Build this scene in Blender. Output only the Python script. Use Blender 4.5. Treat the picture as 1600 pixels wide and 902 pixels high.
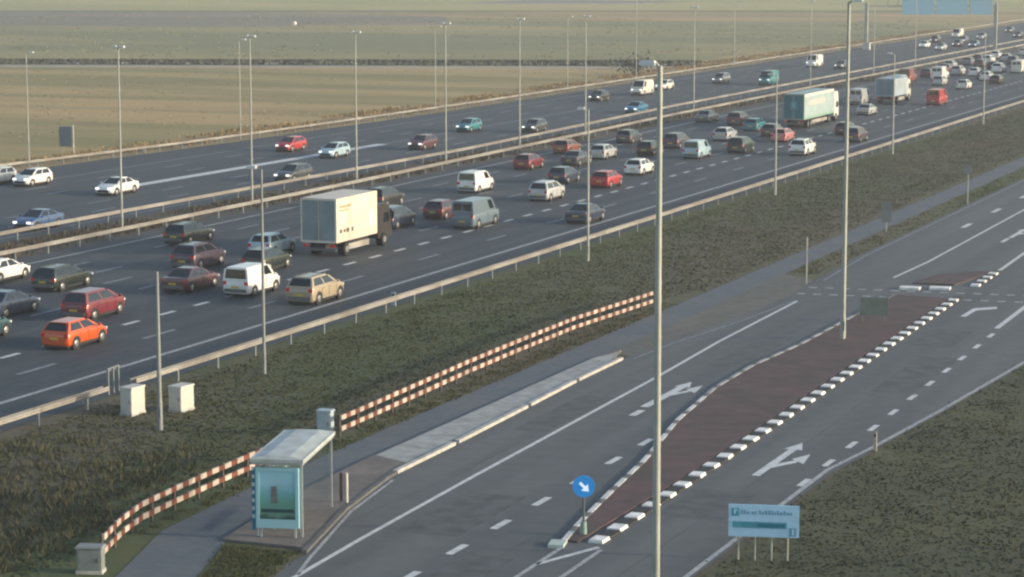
import bpy, math, random
import numpy as np

# ------------------------------------------------------------------ camera, sky, sun, exposure
for o in list(bpy.data.objects):
    bpy.data.objects.remove(o)
sc = bpy.context.scene
COL = sc.collection
R = math.radians
random.seed(7)
RNG = np.random.RandomState(11)

CAM_H = 21.0
PITCH, YAW = R(8.0), R(22.25)          # the motorway runs along +Y, the camera looks 22 degrees to its left
cam_d = bpy.data.cameras.new('camera')
cam = bpy.data.objects.new('camera', cam_d)
COL.objects.link(cam)
cam.location = (0, 0, CAM_H)
cam.rotation_euler = (math.pi / 2 - PITCH, 0, YAW)
cam_d.sensor_width = 36.0
cam_d.lens = 3800 / 1600 * 36
cam_d.clip_start = 0.5
cam_d.clip_end = 20000
sc.camera = cam
sc.cycles.filter_width = 2.3

SUN_EL, SUN_AZ = R(12.5), R(78)          # azimuth clockwise from +Y: the sun stands low on the right
w = bpy.data.worlds.new('World')
sc.world = w
w.use_nodes = True
nt = w.node_tree
sky = nt.nodes.new('ShaderNodeTexSky')
sky.sky_type = 'NISHITA'
sky.sun_disc = False
sky.sun_elevation = SUN_EL
sky.sun_rotation = SUN_AZ
sky.dust_density = 1.6
sky.ozone_density = 1.0
bg = nt.nodes['Background']
nt.links.new(sky.outputs[0], bg.inputs[0])
bg.inputs[1].default_value = 0.15
sd = bpy.data.lights.new('sun', 'SUN')
sd.energy = 2.3
sd.angle = R(2.0)
sd.color = (1.0, 0.87, 0.68)
so = bpy.data.objects.new('sun', sd)
COL.objects.link(so)
d = (math.cos(SUN_EL) * math.sin(SUN_AZ), math.cos(SUN_EL) * math.cos(SUN_AZ), math.sin(SUN_EL))
from mathutils import Vector
so.rotation_euler = Vector(d).to_track_quat('Z', 'Y').to_euler()
sc.view_settings.view_transform = 'Standard'
sc.view_settings.look = 'None'
sc.view_settings.exposure = 0.86
sc.view_settings.gamma = 1.0


# ------------------------------------------------------------------ materials
def mat(name, col, rough=0.6, metal=0.0, var=0.0, scale=4.0, col2=None, stretch=None, bump=0.0, bscale=40.0,
        emit=None, coat=0.0, spec=0.5, detail=5.0, coords='Object', ramp=(0.35, 0.65), alpha=None):
    m = bpy.data.materials.new(name)
    m.use_nodes = True
    n, l = m.node_tree.nodes, m.node_tree.links
    b = n['Principled BSDF']
    b.inputs['Roughness'].default_value = rough
    b.inputs['Metallic'].default_value = metal
    b.inputs['Specular IOR Level'].default_value = spec
    b.inputs['Coat Weight'].default_value = coat
    b.inputs['Base Color'].default_value = (*col, 1)
    if alpha is not None:
        b.inputs['Alpha'].default_value = alpha
    tc = n.new('ShaderNodeTexCoord') if (var or col2 or bump) else None
    if var or col2:
        src = tc.outputs[coords]
        if stretch:
            mp = n.new('ShaderNodeMapping')
            mp.inputs['Scale'].default_value = stretch
            l.new(src, mp.inputs[0])
            src = mp.outputs[0]
        nz = n.new('ShaderNodeTexNoise')
        nz.inputs['Scale'].default_value = scale
        nz.inputs['Detail'].default_value = detail
        l.new(src, nz.inputs['Vector'])
        cr = n.new('ShaderNodeValToRGB')
        cr.color_ramp.elements[0].position = ramp[0]
        cr.color_ramp.elements[1].position = ramp[1]
        if col2 is None:
            c0 = tuple(max(0, c * (1 - var)) for c in col)
            c1 = tuple(min(1, c * (1 + var)) for c in col)
        else:
            c0, c1 = col, col2
        cr.color_ramp.elements[0].color = (*c0, 1)
        cr.color_ramp.elements[1].color = (*c1, 1)
        l.new(nz.outputs[0], cr.inputs[0])
        l.new(cr.outputs[0], b.inputs['Base Color'])
    if bump:
        nb = n.new('ShaderNodeTexNoise')
        nb.inputs['Scale'].default_value = bscale
        nb.inputs['Detail'].default_value = 4
        l.new(tc.outputs[coords], nb.inputs['Vector'])
        bp = n.new('ShaderNodeBump')
        bp.inputs['Strength'].default_value = bump
        bp.inputs['Distance'].default_value = 0.05
        l.new(nb.outputs[0], bp.inputs['Height'])
        l.new(bp.outputs[0], b.inputs['Normal'])
    if emit:
        b.inputs['Emission Color'].default_value = (*emit[0], 1)
        b.inputs['Emission Strength'].default_value = emit[1]
    return m


def blade_mat(name, cols, rough=0.85, patches=None, soft=0.0):
    m = bpy.data.materials.new(name)
    m.use_nodes = True
    n, l = m.node_tree.nodes, m.node_tree.links
    b = n['Principled BSDF']
    b.inputs['Roughness'].default_value = rough
    b.inputs['Specular IOR Level'].default_value = 0.2
    g = n.new('ShaderNodeNewGeometry')
    cr = n.new('ShaderNodeValToRGB')
    e = cr.color_ramp.elements
    while len(e) < len(cols):
        e.new(0.5)
    for i, c in enumerate(cols):
        e[i].position = i / (len(cols) - 1)
        e[i].color = (*c, 1)
    l.new(g.outputs['Random Per Island'], cr.inputs[0])
    l.new(cr.outputs[0], b.inputs['Base Color'])
    if soft:
        vm = n.new('ShaderNodeMix')
        vm.data_type = 'VECTOR'
        vm.inputs[0].default_value = soft
        l.new(g.outputs['Normal'], vm.inputs[4])
        vm.inputs[5].default_value = (0, 0, 1)
        vn = n.new('ShaderNodeVectorMath')
        vn.operation = 'NORMALIZE'
        l.new(vm.outputs[1], vn.inputs[0])
        l.new(vn.outputs[0], b.inputs['Normal'])
    for sc_, st_, c0, c1, amt in patches or ():
        layered(m, sc_, c0, c1, amt, st_, (.4, .62))
    return m


def layered(m, scale, c0, c1, amount, stretch=None, pos=(0.45, 0.6)):
    """a second, larger pattern (wear, damp patches, mown strips) mixed over a material's own colour"""
    n, l = m.node_tree.nodes, m.node_tree.links
    b = n['Principled BSDF']
    tc = n.new('ShaderNodeTexCoord')
    mp = n.new('ShaderNodeMapping')
    if stretch:
        mp.inputs['Scale'].default_value = stretch
    l.new(tc.outputs['Object'], mp.inputs[0])
    nz = n.new('ShaderNodeTexNoise')
    nz.inputs['Scale'].default_value = scale
    nz.inputs['Detail'].default_value = 3
    l.new(mp.outputs[0], nz.inputs['Vector'])
    cr = n.new('ShaderNodeValToRGB')
    cr.color_ramp.elements[0].position, cr.color_ramp.elements[1].position = pos
    cr.color_ramp.elements[0].color = (*c0, 1)
    cr.color_ramp.elements[1].color = (*c1, 1)
    l.new(nz.outputs[0], cr.inputs[0])
    mx = n.new('ShaderNodeMix')
    mx.data_type = 'RGBA'
    mx.inputs[0].default_value = amount
    old = b.inputs['Base Color'].links[0].from_socket if b.inputs['Base Color'].links else None
    if old:
        l.new(old, mx.inputs[6])
    else:
        mx.inputs[6].default_value = b.inputs['Base Color'].default_value
    l.new(cr.outputs[0], mx.inputs[7])
    l.new(mx.outputs[2], b.inputs['Base Color'])
    return m


M = {}
M['asphalt_m'] = layered(mat('motorway_asphalt', (.036, .046, .053), .75, var=.22, scale=1.2, bump=.25, bscale=60),
                         .5, (.03, .04, .047), (.06, .071, .078), .7, (1.3, .012, 1), (.36, .64))
M['asphalt_l'] = layered(mat('road_asphalt', (.092, .103, .109), .8, var=.2, scale=1.1, bump=.3, bscale=70),
                         .6, (.072, .08, .084), (.118, .126, .126), .6, (.9, .03, 1), (.35, .65))
M['path'] = layered(mat('path_asphalt', (.1, .117, .132), .85, var=.16, scale=2.0, bump=.3, bscale=60),
                    .25, (.085, .105, .125), (.12, .13, .134), .5)
M['paving'] = layered(mat('paving_stone', (.16, .14, .125), .85, var=.2, scale=3.0, bump=.3, bscale=50),
                      .4, (.11, .1, .095), (.19, .165, .15), .5)
M['paving_pale'] = mat('pale_paving', (.3, .31, .3), .85, var=.2, scale=1.5)
M['kerb'] = mat('kerb_concrete', (.42, .41, .38), .85, var=.2, scale=2)
M['paint'] = mat('road_paint', (.55, .56, .56), .7, var=.18, scale=3.5)
M['paint_worn'] = mat('worn_road_paint', (.34, .35, .355), .75, var=.3, scale=5)
M['paint_dim'] = mat('worn_lane_paint', (.2, .22, .24), .75, var=.3, scale=2.5)
M['red'] = layered(mat('red_paving', (.088, .052, .054), .85, var=.3, scale=1.1, bump=.3, bscale=40),
                   .35, (.06, .05, .046), (.1, .058, .056), .55)
M['kerb_white'] = mat('white_kerb_block', (.74, .73, .7), .65, var=.2, scale=2.2)
M['kerb_dark'] = mat('dark_kerb_block', (.028, .028, .028), .8, var=.2, scale=4)
M['soil'] = layered(layered(mat('grass_soil', (.078, .088, .036), .95, var=.3, scale=1.4, bump=.35, bscale=5, detail=9),
                    .35, (.042, .055, .02), (.1, .088, .045), .5, (1, .45, 1), (.36, .66)), .09, (.048, .075, .016), (.105, .08, .056), .6, (1, .22, 1), (.4, .6))
M['ditch_soil'] = mat('bank_soil', (.085, .095, .065), .95, var=.3, scale=.8)
M['median_soil'] = layered(mat('median_soil', (.075, .062, .05), .95, var=.4, scale=1.2, bump=.6, bscale=12),
                           .3, (.05, .05, .035), (.1, .08, .06), .5)
M['meadow'] = layered(layered(mat('meadow_grass', (.26, .195, .058), .95, col2=(.38, .275, .1), scale=.12, bump=.4, bscale=3, detail=8, ramp=(.3, .7)),
                      .02, (.19, .175, .06), (.43, .27, .12), .6, (.35, 1, 1), (.4, .62)), .07, (.17, .16, .055), (.46, .31, .14), .5, (.12, 1, 1), (.42, .6))
M['meadow_green'] = layered(mat('green_meadow', (.19, .18, .066), .95, col2=(.26, .225, .08), scale=.05, detail=8),
                            .014, (.14, .155, .078), (.34, .27, .115), .6, (.4, 1, 1))
M['plough'] = layered(mat('ploughed_field', (.23, .18, .115), .95, col2=(.165, .15, .095), scale=.05, detail=8),
                      .012, (.13, .135, .1), (.22, .18, .13), .5)
M['far_field'] = layered(mat('far_meadow', (.32, .285, .09), .95, col2=(.4, .33, .12), scale=.03, detail=7),
                         .008, (.25, .26, .08), (.38, .32, .13), .5)
M['dry'] = mat('dry_grass_bank', (.26, .18, .085), .95, var=.35, scale=.25)
M['water'] = mat('ditch_water', (.02, .028, .026), .12, spec=.5)
M['lake'] = mat('lake_water', (.03, .06, .08), .1)
M['steel'] = layered(mat('galvanised_steel', (.36, .345, .31), .6, .3, var=.2, scale=2.0), .22, (.22, .19, .16), (.4, .385, .35), .55)
M['pole'] = mat('galvanised_pole', (.34, .355, .325), .6, .3, var=.14, scale=.8)
M['pole_dim'] = mat('dull_grey_pole', (.24, .255, .255), .6, .35, var=.1, scale=.8)
M['lamp'] = mat('lamp_housing', (.6, .6, .58), .5)
M['lamp_glass'] = mat('lamp_glass', (.7, .7, .66), .2)
M['white_box'] = mat('cream_cabinet', (.52, .5, .45), .6, var=.06, scale=3)
M['grey_box'] = mat('grey_cabinet', (.2, .22, .215), .65, var=.1, scale=3)
M['pale_blue_box'] = mat('pale_blue_cabinet', (.36, .43, .47), .6, var=.08, scale=4)
M['dark'] = mat('dark_trim', (.02, .02, .022), .6)
M['sign_grey'] = mat('sign_back', (.16, .19, .23), .5, .2)
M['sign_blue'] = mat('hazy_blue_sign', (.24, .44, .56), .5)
M['sign_white'] = mat('sign_white', (.4, .66, .88), .45, var=.06, scale=3)
M['sign_teal'] = mat('sign_teal', (.06, .3, .4), .45, var=.12, scale=2)
M['sign_deep'] = mat('sign_dark_teal', (.02, .17, .26), .45)
M['sign_text'] = mat('sign_lettering', (.16, .36, .5), .5)
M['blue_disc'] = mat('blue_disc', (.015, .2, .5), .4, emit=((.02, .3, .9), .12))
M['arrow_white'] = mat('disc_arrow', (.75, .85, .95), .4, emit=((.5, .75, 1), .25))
M['bollard'] = mat('bollard_green', (.2, .3, .27), .5)
M['stripe_w'] = mat('barrier_white', (.46, .39, .33), .65, var=.28, scale=1.6)
M['stripe_r'] = mat('barrier_red', (.13, .036, .02), .65, var=.35, scale=1.6)
M['shelter_roof'] = mat('shelter_roof', (.42, .46, .45), .6, var=.14, scale=1.6)
M['shelter_frame'] = mat('shelter_frame', (.4, .44, .45), .45, .4)
M['poster_frame'] = mat('poster_frame', (.3, .55, .62), .45)
M['dots'] = mat('frosted_band', (.55, .68, .72), .4)
M['tyre'] = mat('tyre_rubber', (.015, .015, .016), .85)
M['rim'] = mat('alloy_rim', (.38, .38, .38), .35, .7)
M['glass'] = mat('vehicle_glass', (.012, .016, .02), .08, spec=.6)
M['chrome'] = mat('bumper_grey', (.12, .12, .12), .5)
M['head'] = mat('headlight_lens', (.75, .75, .72), .15, emit=((1, .97, .9), .9))
M['head_off'] = mat('headlight_off', (.6, .6, .6), .12)
M['tail'] = mat('tail_light_lens', (.22, .012, .012), .2, emit=((1, .05, .03), .07))
M['plate'] = mat('yellow_plate', (.6, .42, .05), .5)


def glass_clear(name, tint, alpha):
    return mat(name, tint, .06, alpha=alpha)


M['pane'] = glass_clear('shelter_pane', (.25, .33, .34), .14)

# poster: a soft blue-green picture made of noise
pm = mat('poster_picture', (.05, .2, .22), .35)
_n, _l = pm.node_tree.nodes, pm.node_tree.links
_tc = _n.new('ShaderNodeTexCoord')
_sep = _n.new('ShaderNodeSeparateXYZ')
_l.new(_tc.outputs['Generated'], _sep.inputs[0])
_nz = _n.new('ShaderNodeTexNoise')
_nz.inputs['Scale'].default_value = 3.0
_l.new(_tc.outputs['Generated'], _nz.inputs['Vector'])
_ad = _n.new('ShaderNodeMath')
_ad.operation = 'MULTIPLY_ADD'
_ad.inputs[1].default_value = .35
_l.new(_nz.outputs[0], _ad.inputs[0])
_l.new(_sep.outputs[2], _ad.inputs[2])
_cr = _n.new('ShaderNodeValToRGB')
_e = _cr.color_ramp.elements
_e[0].position, _e[0].color = .2, (.03, .09, .08, 1)
_e[1].position, _e[1].color = 1.15, (.3, .6, .7, 1)
for _p, _c in ((.28, (.12, .25, .2)), (.5, (.12, .33, .27)), (.72, (.17, .46, .52)), (.95, (.34, .58, .7))):
    _x = _e.new(_p)
    _x.color = (*_c, 1)
_l.new(_ad.outputs[0], _cr.inputs[0])
_l.new(_cr.outputs[0], pm.node_tree.nodes['Principled BSDF'].inputs['Base Color'])
M['poster'] = pm
M['poster_dark'] = mat('poster_dark', (.02, .07, .08), .35)
M['poster_figure'] = mat('poster_figure', (.1, .13, .13), .4, col2=(.2, .2, .19), scale=5)


def paint(name, col, rough=.32):
    return mat('paint_' + name, col, rough, var=.06, scale=2.0, coat=.5)


P = {k: paint(k, v) for k, v in dict(
    white=(.72, .72, .69), cream=(.66, .63, .55), silver=(.42, .43, .43), grey=(.17, .18, .19), darkgrey=(.06, .065, .07),
    black=(.018, .019, .021), navy=(.025, .04, .075), blue=(.05, .1, .2), brightblue=(.01, .15, .28), paleblue=(.34, .47, .53),
    teal=(.02, .07, .08), brightteal=(.03, .2, .23), green=(.014, .022, .017), orange=(.55, .08, .008), red=(.4, .025, .03), darkred=(.16, .02, .03),
    maroon=(.1, .03, .04), plum=(.06, .04, .06), brown=(.09, .06, .045), rust=(.22, .06, .035), beige=(.36, .29, .2), rose=(.55, .2, .2),
    slate=(.12, .17, .21)).items()}


# ------------------------------------------------------------------ mesh helpers
class MB:
    def __init__(s):
        s.v, s.f, s.i = [], [], []

    def add(s, vs, fs, mi=0):
        o = len(s.v)
        s.v += [tuple(map(float, q)) for q in vs]
        s.f += [tuple(o + k for k in q) for q in fs]
        s.i += [mi] * len(fs)
        return s

    def box(s, c, d, mi=0, rz=0.0, top=(1, 1)):
        x, y, z = (k / 2 for k in d)
        ca, sa = math.cos(rz), math.sin(rz)
        vs = []
        for k, (tx, ty) in ((-1, (1, 1)), (1, top)):
            for a, b in ((-1, -1), (1, -1), (1, 1), (-1, 1)):
                px, py = a * x * tx, b * y * ty
                vs.append((c[0] + px * ca - py * sa, c[1] + px * sa + py * ca, c[2] + k * z))
        return s.add(vs, [(3, 2, 1, 0), (4, 5, 6, 7), (0, 1, 5, 4), (1, 2, 6, 5), (2, 3, 7, 6), (3, 0, 4, 7)], mi)

    def cyl(s, p0, p1, r0, r1=None, n=12, mi=0):
        r1 = r0 if r1 is None else r1
        p0, p1 = Vector(p0), Vector(p1)
        ax = (p1 - p0).normalized()
        u = ax.orthogonal().normalized()
        t = ax.cross(u)
        vs = []
        for p, r in ((p0, r0), (p1, r1)):
            for k in range(n):
                a = 2 * math.pi * k / n
                vs.append(p + u * (r * math.cos(a)) + t * (r * math.sin(a)))
        fs = [(k, (k + 1) % n, n + (k + 1) % n, n + k) for k in range(n)]
        fs += [tuple(range(n - 1, -1, -1)), tuple(range(n, 2 * n))]
        return s.add(vs, fs, mi)

    def loft(s, rings, mi=0, caps=True):
        n = len(rings[0])
        vs = [q for r in rings for q in r]
        fs = []
        for a in range(len(rings) - 1):
            for k in range(n):
                fs.append((a * n + k, a * n + (k + 1) % n, (a + 1) * n + (k + 1) % n, (a + 1) * n + k))
        if caps:
            fs += [tuple(range(n - 1, -1, -1)), tuple((len(rings) - 1) * n + k for k in range(n))]
        return s.add(vs, fs, mi)

    def poly(s, pts, z, mi=0):
        return s.add([(x, y, z) for x, y in pts], [tuple(range(len(pts)))], mi)

    def prism(s, pts, z0, z1, mi=0):
        n = len(pts)
        vs = [(x, y, z0) for x, y in pts] + [(x, y, z1) for x, y in pts]
        fs = [tuple(range(n - 1, -1, -1)), tuple(range(n, 2 * n))] + [(k, (k + 1) % n, n + (k + 1) % n, n + k) for k in range(n)]
        return s.add(vs, fs, mi)

    def strip(s, pts, wid, z, mi=0):
        """flat painted strip along a polyline"""
        L, Rr = [], []
        for k, (x, y) in enumerate(pts):
            a = pts[max(0, k - 1)]
            b = pts[min(len(pts) - 1, k + 1)]
            dx, dy = b[0] - a[0], b[1] - a[1]
            q = math.hypot(dx, dy)
            nx, ny = -dy / q * wid / 2, dx / q * wid / 2
            L.append((x + nx, y + ny, z))
            Rr.append((x - nx, y - ny, z))
        n = len(pts)
        return s.add(L + Rr, [(n + k, n + k + 1, k + 1, k) for k in range(n - 1)], mi)

    def bar(s, pts, wid, z0, z1, mi=0):
        """raised strip (kerb) along a polyline"""
        L, Rr = [], []
        for k, (x, y) in enumerate(pts):
            a = pts[max(0, k - 1)]
            b = pts[min(len(pts) - 1, k + 1)]
            dx, dy = b[0] - a[0], b[1] - a[1]
            q = math.hypot(dx, dy)
            nx, ny = -dy / q * wid / 2, dx / q * wid / 2
            L.append((x + nx, y + ny))
            Rr.append((x - nx, y - ny))
        rings = [[(r[0], r[1], z0), (r[0], r[1], z1), (q[0], q[1], z1), (q[0], q[1], z0)] for q, r in zip(L, Rr)]
        return s.loft(rings, mi)

    def build(s, name, mats, parent=None, smooth=False):
        me = bpy.data.meshes.new(name)
        me.from_pydata(s.v, [], s.f)
        if not isinstance(mats, (list, tuple)):
            mats = [mats]
        for m in mats:
            me.materials.append(m)
        me.polygons.foreach_set('material_index', s.i)
        import bmesh
        bm = bmesh.new()
        bm.from_mesh(me)
        bmesh.ops.recalc_face_normals(bm, faces=[f for f in bm.faces]) if name not in FLAT else None
        bm.to_mesh(me)
        bm.free()
        if smooth:
            me.polygons.foreach_set('use_smooth', [True] * len(me.polygons))
            me.set_sharp_from_angle(angle=R(40))
        me.update()
        o = bpy.data.objects.new(name, me)
        COL.objects.link(o)
        if parent:
            o.parent = parent
        return o


FLAT = set()


def tag(o, label, cat, group=None):
    o['label'] = label
    o['category'] = cat
    if group:
        o['group'] = group
    return o


def struct(o):
    o['kind'] = 'structure'
    return o


def stuff(o, label, cat):
    o['kind'] = 'stuff'
    return tag(o, label, cat)


def empty(name, loc, rz=0.0):
    o = bpy.data.objects.new(name, None)
    o.empty_display_size = .3
    COL.objects.link(o)
    o.location = loc
    o.rotation_euler = (0, 0, rz)
    return o


KIDS = {}


def copy_tree(o, parent=None):
    c = o.copy()
    COL.objects.link(c)
    c.parent = parent
    for ch in list(o.children):
        copy_tree(ch, c)
    return c


def flat(name, mb, m):
    FLAT.add(name)
    return struct(mb.build(name, m))


# ------------------------------------------------------------------ ground and fields
g = MB()
g.poly([(-4000, -400), (3000, -400), (3000, 4000), (-4000, 4000)], 0)
flat('ground', g, M['soil'])
g = MB()
g.poly([(-900, 60), (-128.3, 60), (-126.5, 280), (-127.5, 2500), (-900, 2500)], .01)
flat('meadow', g, M['meadow'])


def ditch_y(x, y0=488.0, k=.42):
    return y0 + k * (x + 0)


# the field ditch runs across the meadow, nearly square to the camera's view
D0, D1 = (-420., 312.5), (-133., 412.)
def along(t, off):
    dx, dy = D1[0] - D0[0], D1[1] - D0[1]
    q = math.hypot(dx, dy)
    return (D0[0] + dx * t - dy / q * off, D0[1] + dy * t + dx / q * off)


g = MB()
g.poly([along(0, -9), along(1, -9), along(1, -1), along(0, -1)], .02)
flat('field_track', g, mat('pale_track', (.34, .29, .21), .95, var=.15, scale=.2))
g = MB()
g.poly([along(0, 4), along(1, 4), along(1, 13), along(0, 13)], .02)
flat('ditch_water', g, M['water'])
g = MB()
g.poly([along(0, -1), along(1, -1), along(1, 4), along(0, 4)], .022)
g.poly([along(0, 13), along(1, 13), along(1, 24), along(0, 24)], .022)
flat('ditch_bank', g, M['ditch_soil'])
g = MB()
g.poly([along(-.3, 24), along(1, 24), (-132, 640), (-132, 700), (-560, 520)], .02)
flat('green_meadow', g, M['meadow_green'])
g = MB()
g.poly([(-640, 520), (-340, 560), (-268, 610), (-300, 680), (-380, 705), (-520, 660)], .03)
flat('ploughed_field', g, M['plough'])
g = MB()
g.poly([(-700, 585), (-128, 822), (-128, 2400), (-1600, 2400)], .03)
flat('far_meadow', g, M['far_field'])
g = MB()
g.strip([(-640, 607), (-460, 680), (-300, 746), (-226, 776), (-165, 797)], 13, .04)
flat('far_ditch', g, mat('far_ditch_bank', (.085, .08, .06), .95, var=.3, scale=.1))
g = MB()
g.poly([(-366, 838), (-303, 862), (-295, 905), (-360, 905)], .04)
flat('bare_field', g, mat('bare_field', (.16, .155, .17), .95, var=.12, scale=.05))
g = MB()
g.poly([(-131.5, 150), (-128.5, 225), (-127.0, 300), (-128, 700), (-134, 700), (-134, 300), (-136, 150)], .03)
flat('roadside_bank', g, M['dry'])

# ------------------------------------------------------------------ motorway
g = MB()
g.poly([(-98.8, 40), (-98.8, 2200), (-127.4, 2200), (-126.2, 600), (-125.9, 300), (-128.0, 225), (-130.6, 190), (-131, 40)], .02)
g.poly([(-60.2, 40), (-60.2, 2200), (-92.9, 2200), (-92.9, 40)], .02)
flat('motorway', g, M['asphalt_m'])
g = MB()
g.poly([(-92.9, 40), (-92.9, 2200), (-98.8, 2200), (-98.8, 40)], .012)
flat('central_reservation', g, M['median_soil'])

mk = MB()
Z = .028
mk.strip([(-64.0, 60), (-64.0, 2000)], .3, Z, 0)
mk.strip([(-90.9, 60), (-90.9, 2000)], .26, Z, 0)
mk.strip([(-100.6, 60), (-100.6, 2000)], .22, Z, 1)
mk.strip([(-112.4, 182), (-112.1, 200), (-111.6, 236)], 1.3, Z, 2)
mk.strip([(-111.6, 236), (-111.4, 300)], .3, Z, 1)
mk.strip([(-122.4, 100), (-122.4, 2000)], .26, Z, 1)
y = 60.
while y < 620:                                   # block marking beside the weaving lane
    mk.poly([(-71.28, y + .3), (-70.94, y + .3), (-70.94, y + 2.0), (-71.28, y + 2.0)], Z, 2)
    y += 4.0
for X, wd in ((-67.6, .15), (-74.5, .15), (-77.8, .15), (-81.1, .15), (-84.4, .15), (-87.7, .15), (-104.3, .15), (-107.9, .15), (-115.4, .15), (-119., .15)):
    y = 62. + (abs(X) * 3.1) % 9
    while y < 640:
        mk.poly([(X - wd, y), (X + wd, y), (X + wd, y + 3.4), (X - wd, y + 3.4)], Z, 1)
        y += 12.0
flat('motorway_markings', mk, [M['paint_worn'], M['paint_dim'], M['paint']])

# ------------------------------------------------------------------ local road, path, platform
g = MB()
g.poly([(-39.6, 40), (-38.2, 69), (-37.9, 73.6), (-39.6, 80.2), (-40.5, 85.8), (-40.7, 93), (-41.0, 102), (-41.4, 116), (-41.2, 122),
        (-40.4, 130), (-39.8, 142), (-40.6, 160), (-40.6, 420), (-14, 420), (-17.6, 200), (-20.0, 150), (-22.0, 122), (-23.0, 109),
        (-23.9, 99.3), (-24.4, 93), (-24.5, 76), (-24.5, 40)], .02)
flat('road', g, M['asphalt_l'])
g = MB()
g.poly([(-36.5, 50), (-39.9, 60), (-42.6, 69), (-44.4, 75), (-44.8, 83), (-44.9, 100), (-44.9, 260), (-44.9, 420), (-42.8, 420), (-42.8, 260),
        (-42.8, 96), (-42.8, 88), (-42.6, 82), (-42.0, 77.5), (-41.4, 74.2), (-39.8, 70), (-37, 60), (-34.5, 50)], .016)
flat('path', g, M['path'])
g = MB()
plat = [(-41.6, 74.4), (-38.6, 74.4), (-38.1, 74.2), (-39.75, 80.2), (-40.65, 85.8), (-40.85, 93), (-41.15, 102), (-41.5, 114.6), (-42.3, 118.5), (-42.78, 116),
        (-42.78, 88), (-42.58, 82), (-41.98, 77.6)]
g.prism(plat, 0, .1)
struct(g.build('platform', M['paving']))
g = MB()
g.poly([(-42.7, 89.5), (-40.9, 88.6), (-41.1, 102), (-41.45, 114.4), (-42.2, 117.8), (-42.75, 115.5)], .106)
flat('platform_paving', g, M['paving_pale'])
g = MB()
g.poly([(-42.78, 117.2), (-41.35, 117.2), (-41.1, 122), (-40.3, 130), (-39.75, 142), (-40.2, 149), (-42.78, 151)], .024)
flat('verge_paving', g, layered(mat('worn_paving', (.12, .115, .1), .85, var=.25, scale=1.4), .3, (.085, .09, .075), (.14, .125, .11), .5, (1, .3, 1)))
kb = MB()
kb.bar([(-40.62, 86.9), (-40.72, 93.0)], .22, 0, .16)
kb.bar([(-40.74, 93.4), (-41.02, 102.0)], .22, 0, .16)
kb.bar([(-41.04, 102.4), (-41.3, 109.0)], .22, 0, .16)
kb.bar([(-41.31, 109.4), (-41.4, 116)], .22, 0, .16)
struct(kb.build('platform_kerb', M['kerb']))
kd = MB()
kd.bar([(-38.08, 73.9), (-39.62, 80.2), (-40.52, 85.8), (-40.62, 86.8)], .2, 0, .13)
struct(kd.build('dark_kerb', mat('dark_kerb', (.1, .1, .1), .85, var=.2, scale=2)))

mk = MB()
Z = .028
mk.strip([(-36.9, 40), (-36.9, 71.2), (-37.15, 76.4), (-37.5, 87.6), (-38.05, 111.5), (-38.5, 123.3), (-38.7, 139.6)], .2, Z, 0)
mk.strip([(-36.95, 71.2), (-37.6, 73.4), (-39.35, 80.2), (-40.2, 85.8)], .14, Z, 1)
mk.strip([(-40.9, 116.5), (-40.6, 122), (-39.5, 131), (-38.9, 139.5)], .12, Z, 2)
mk.strip([(-35.8, 152), (-35.5, 160.6), (-35.6, 196), (-35.6, 330)], .2, Z, 0)
mk.strip([(-39.6, 149), (-40.2, 162), (-40.2, 330)], .12, Z, 2)
y = 76.1 - 32
while y < 100.6:
    if y > 60:
        mk.poly([(-33.5, y - .75), (-33.2, y - .75), (-33.2, y + .75), (-33.5, y + .75)], Z, 0)
    y += 4.04
y = 91.5
while y < 134:
    xx = -25.05 - (y - 99) * .011
    mk.poly([(xx - .13, y - .7), (xx + .13, y - .7), (xx + .13, y + .7), (xx - .13, y + .7)], Z, 0)
    y += 3.95
mk.strip([(-24.75, 40), (-24.72, 94.2), (-24.1, 99.3), (-23.2, 109), (-22.2, 122), (-20.3, 150)], .2, Z, 1)
mk.strip([(-25.6, 133.6), (-25.7, 150), (-25.6, 200)], .3, Z, 0)
# painted nose before the traffic island
mk.strip([(-30.0, 60), (-30.0, 74), (-30.05, 78.0)], .18, Z, 1)
mk.strip([(-30.0, 75.6), (-28.85, 78.6)], .22, Z, 0)
mk.strip([(-28.55, 60), (-28.6, 74.5), (-28.65, 78.3)], .18, Z, 1)
# bicycle crossing: two broken lines and the stretch after it
for x0 in np.arange(-39.6, -20.5, 1.0):
    for k, yy in ((0, 145.6), (0, 142.7)):
        s_ = .11 * (x0 + 39.6)
        mk.poly([(x0, yy + s_ - .18), (x0 + .5, yy + s_ + .06 - .18), (x0 + .5, yy + s_ + .06 + .18), (x0, yy + s_ + .18)], Z, 1)
mk.strip([(-30.2, 157.9), (-30.4, 168), (-30.6, 190), (-30.6, 330)], .26, Z, 0)
for y0 in (181.5, 193, 205, 217, 229):
    mk.poly([(-37.75, y0), (-37.35, y0), (-37.35, y0 + 3), (-37.75, y0 + 3)], Z, 0)
    mk.poly([(-33.2, y0 - 8), (-32.9, y0 - 8), (-32.9, y0 - 5.4), (-33.2, y0 - 5.4)], Z, 0)


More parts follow.
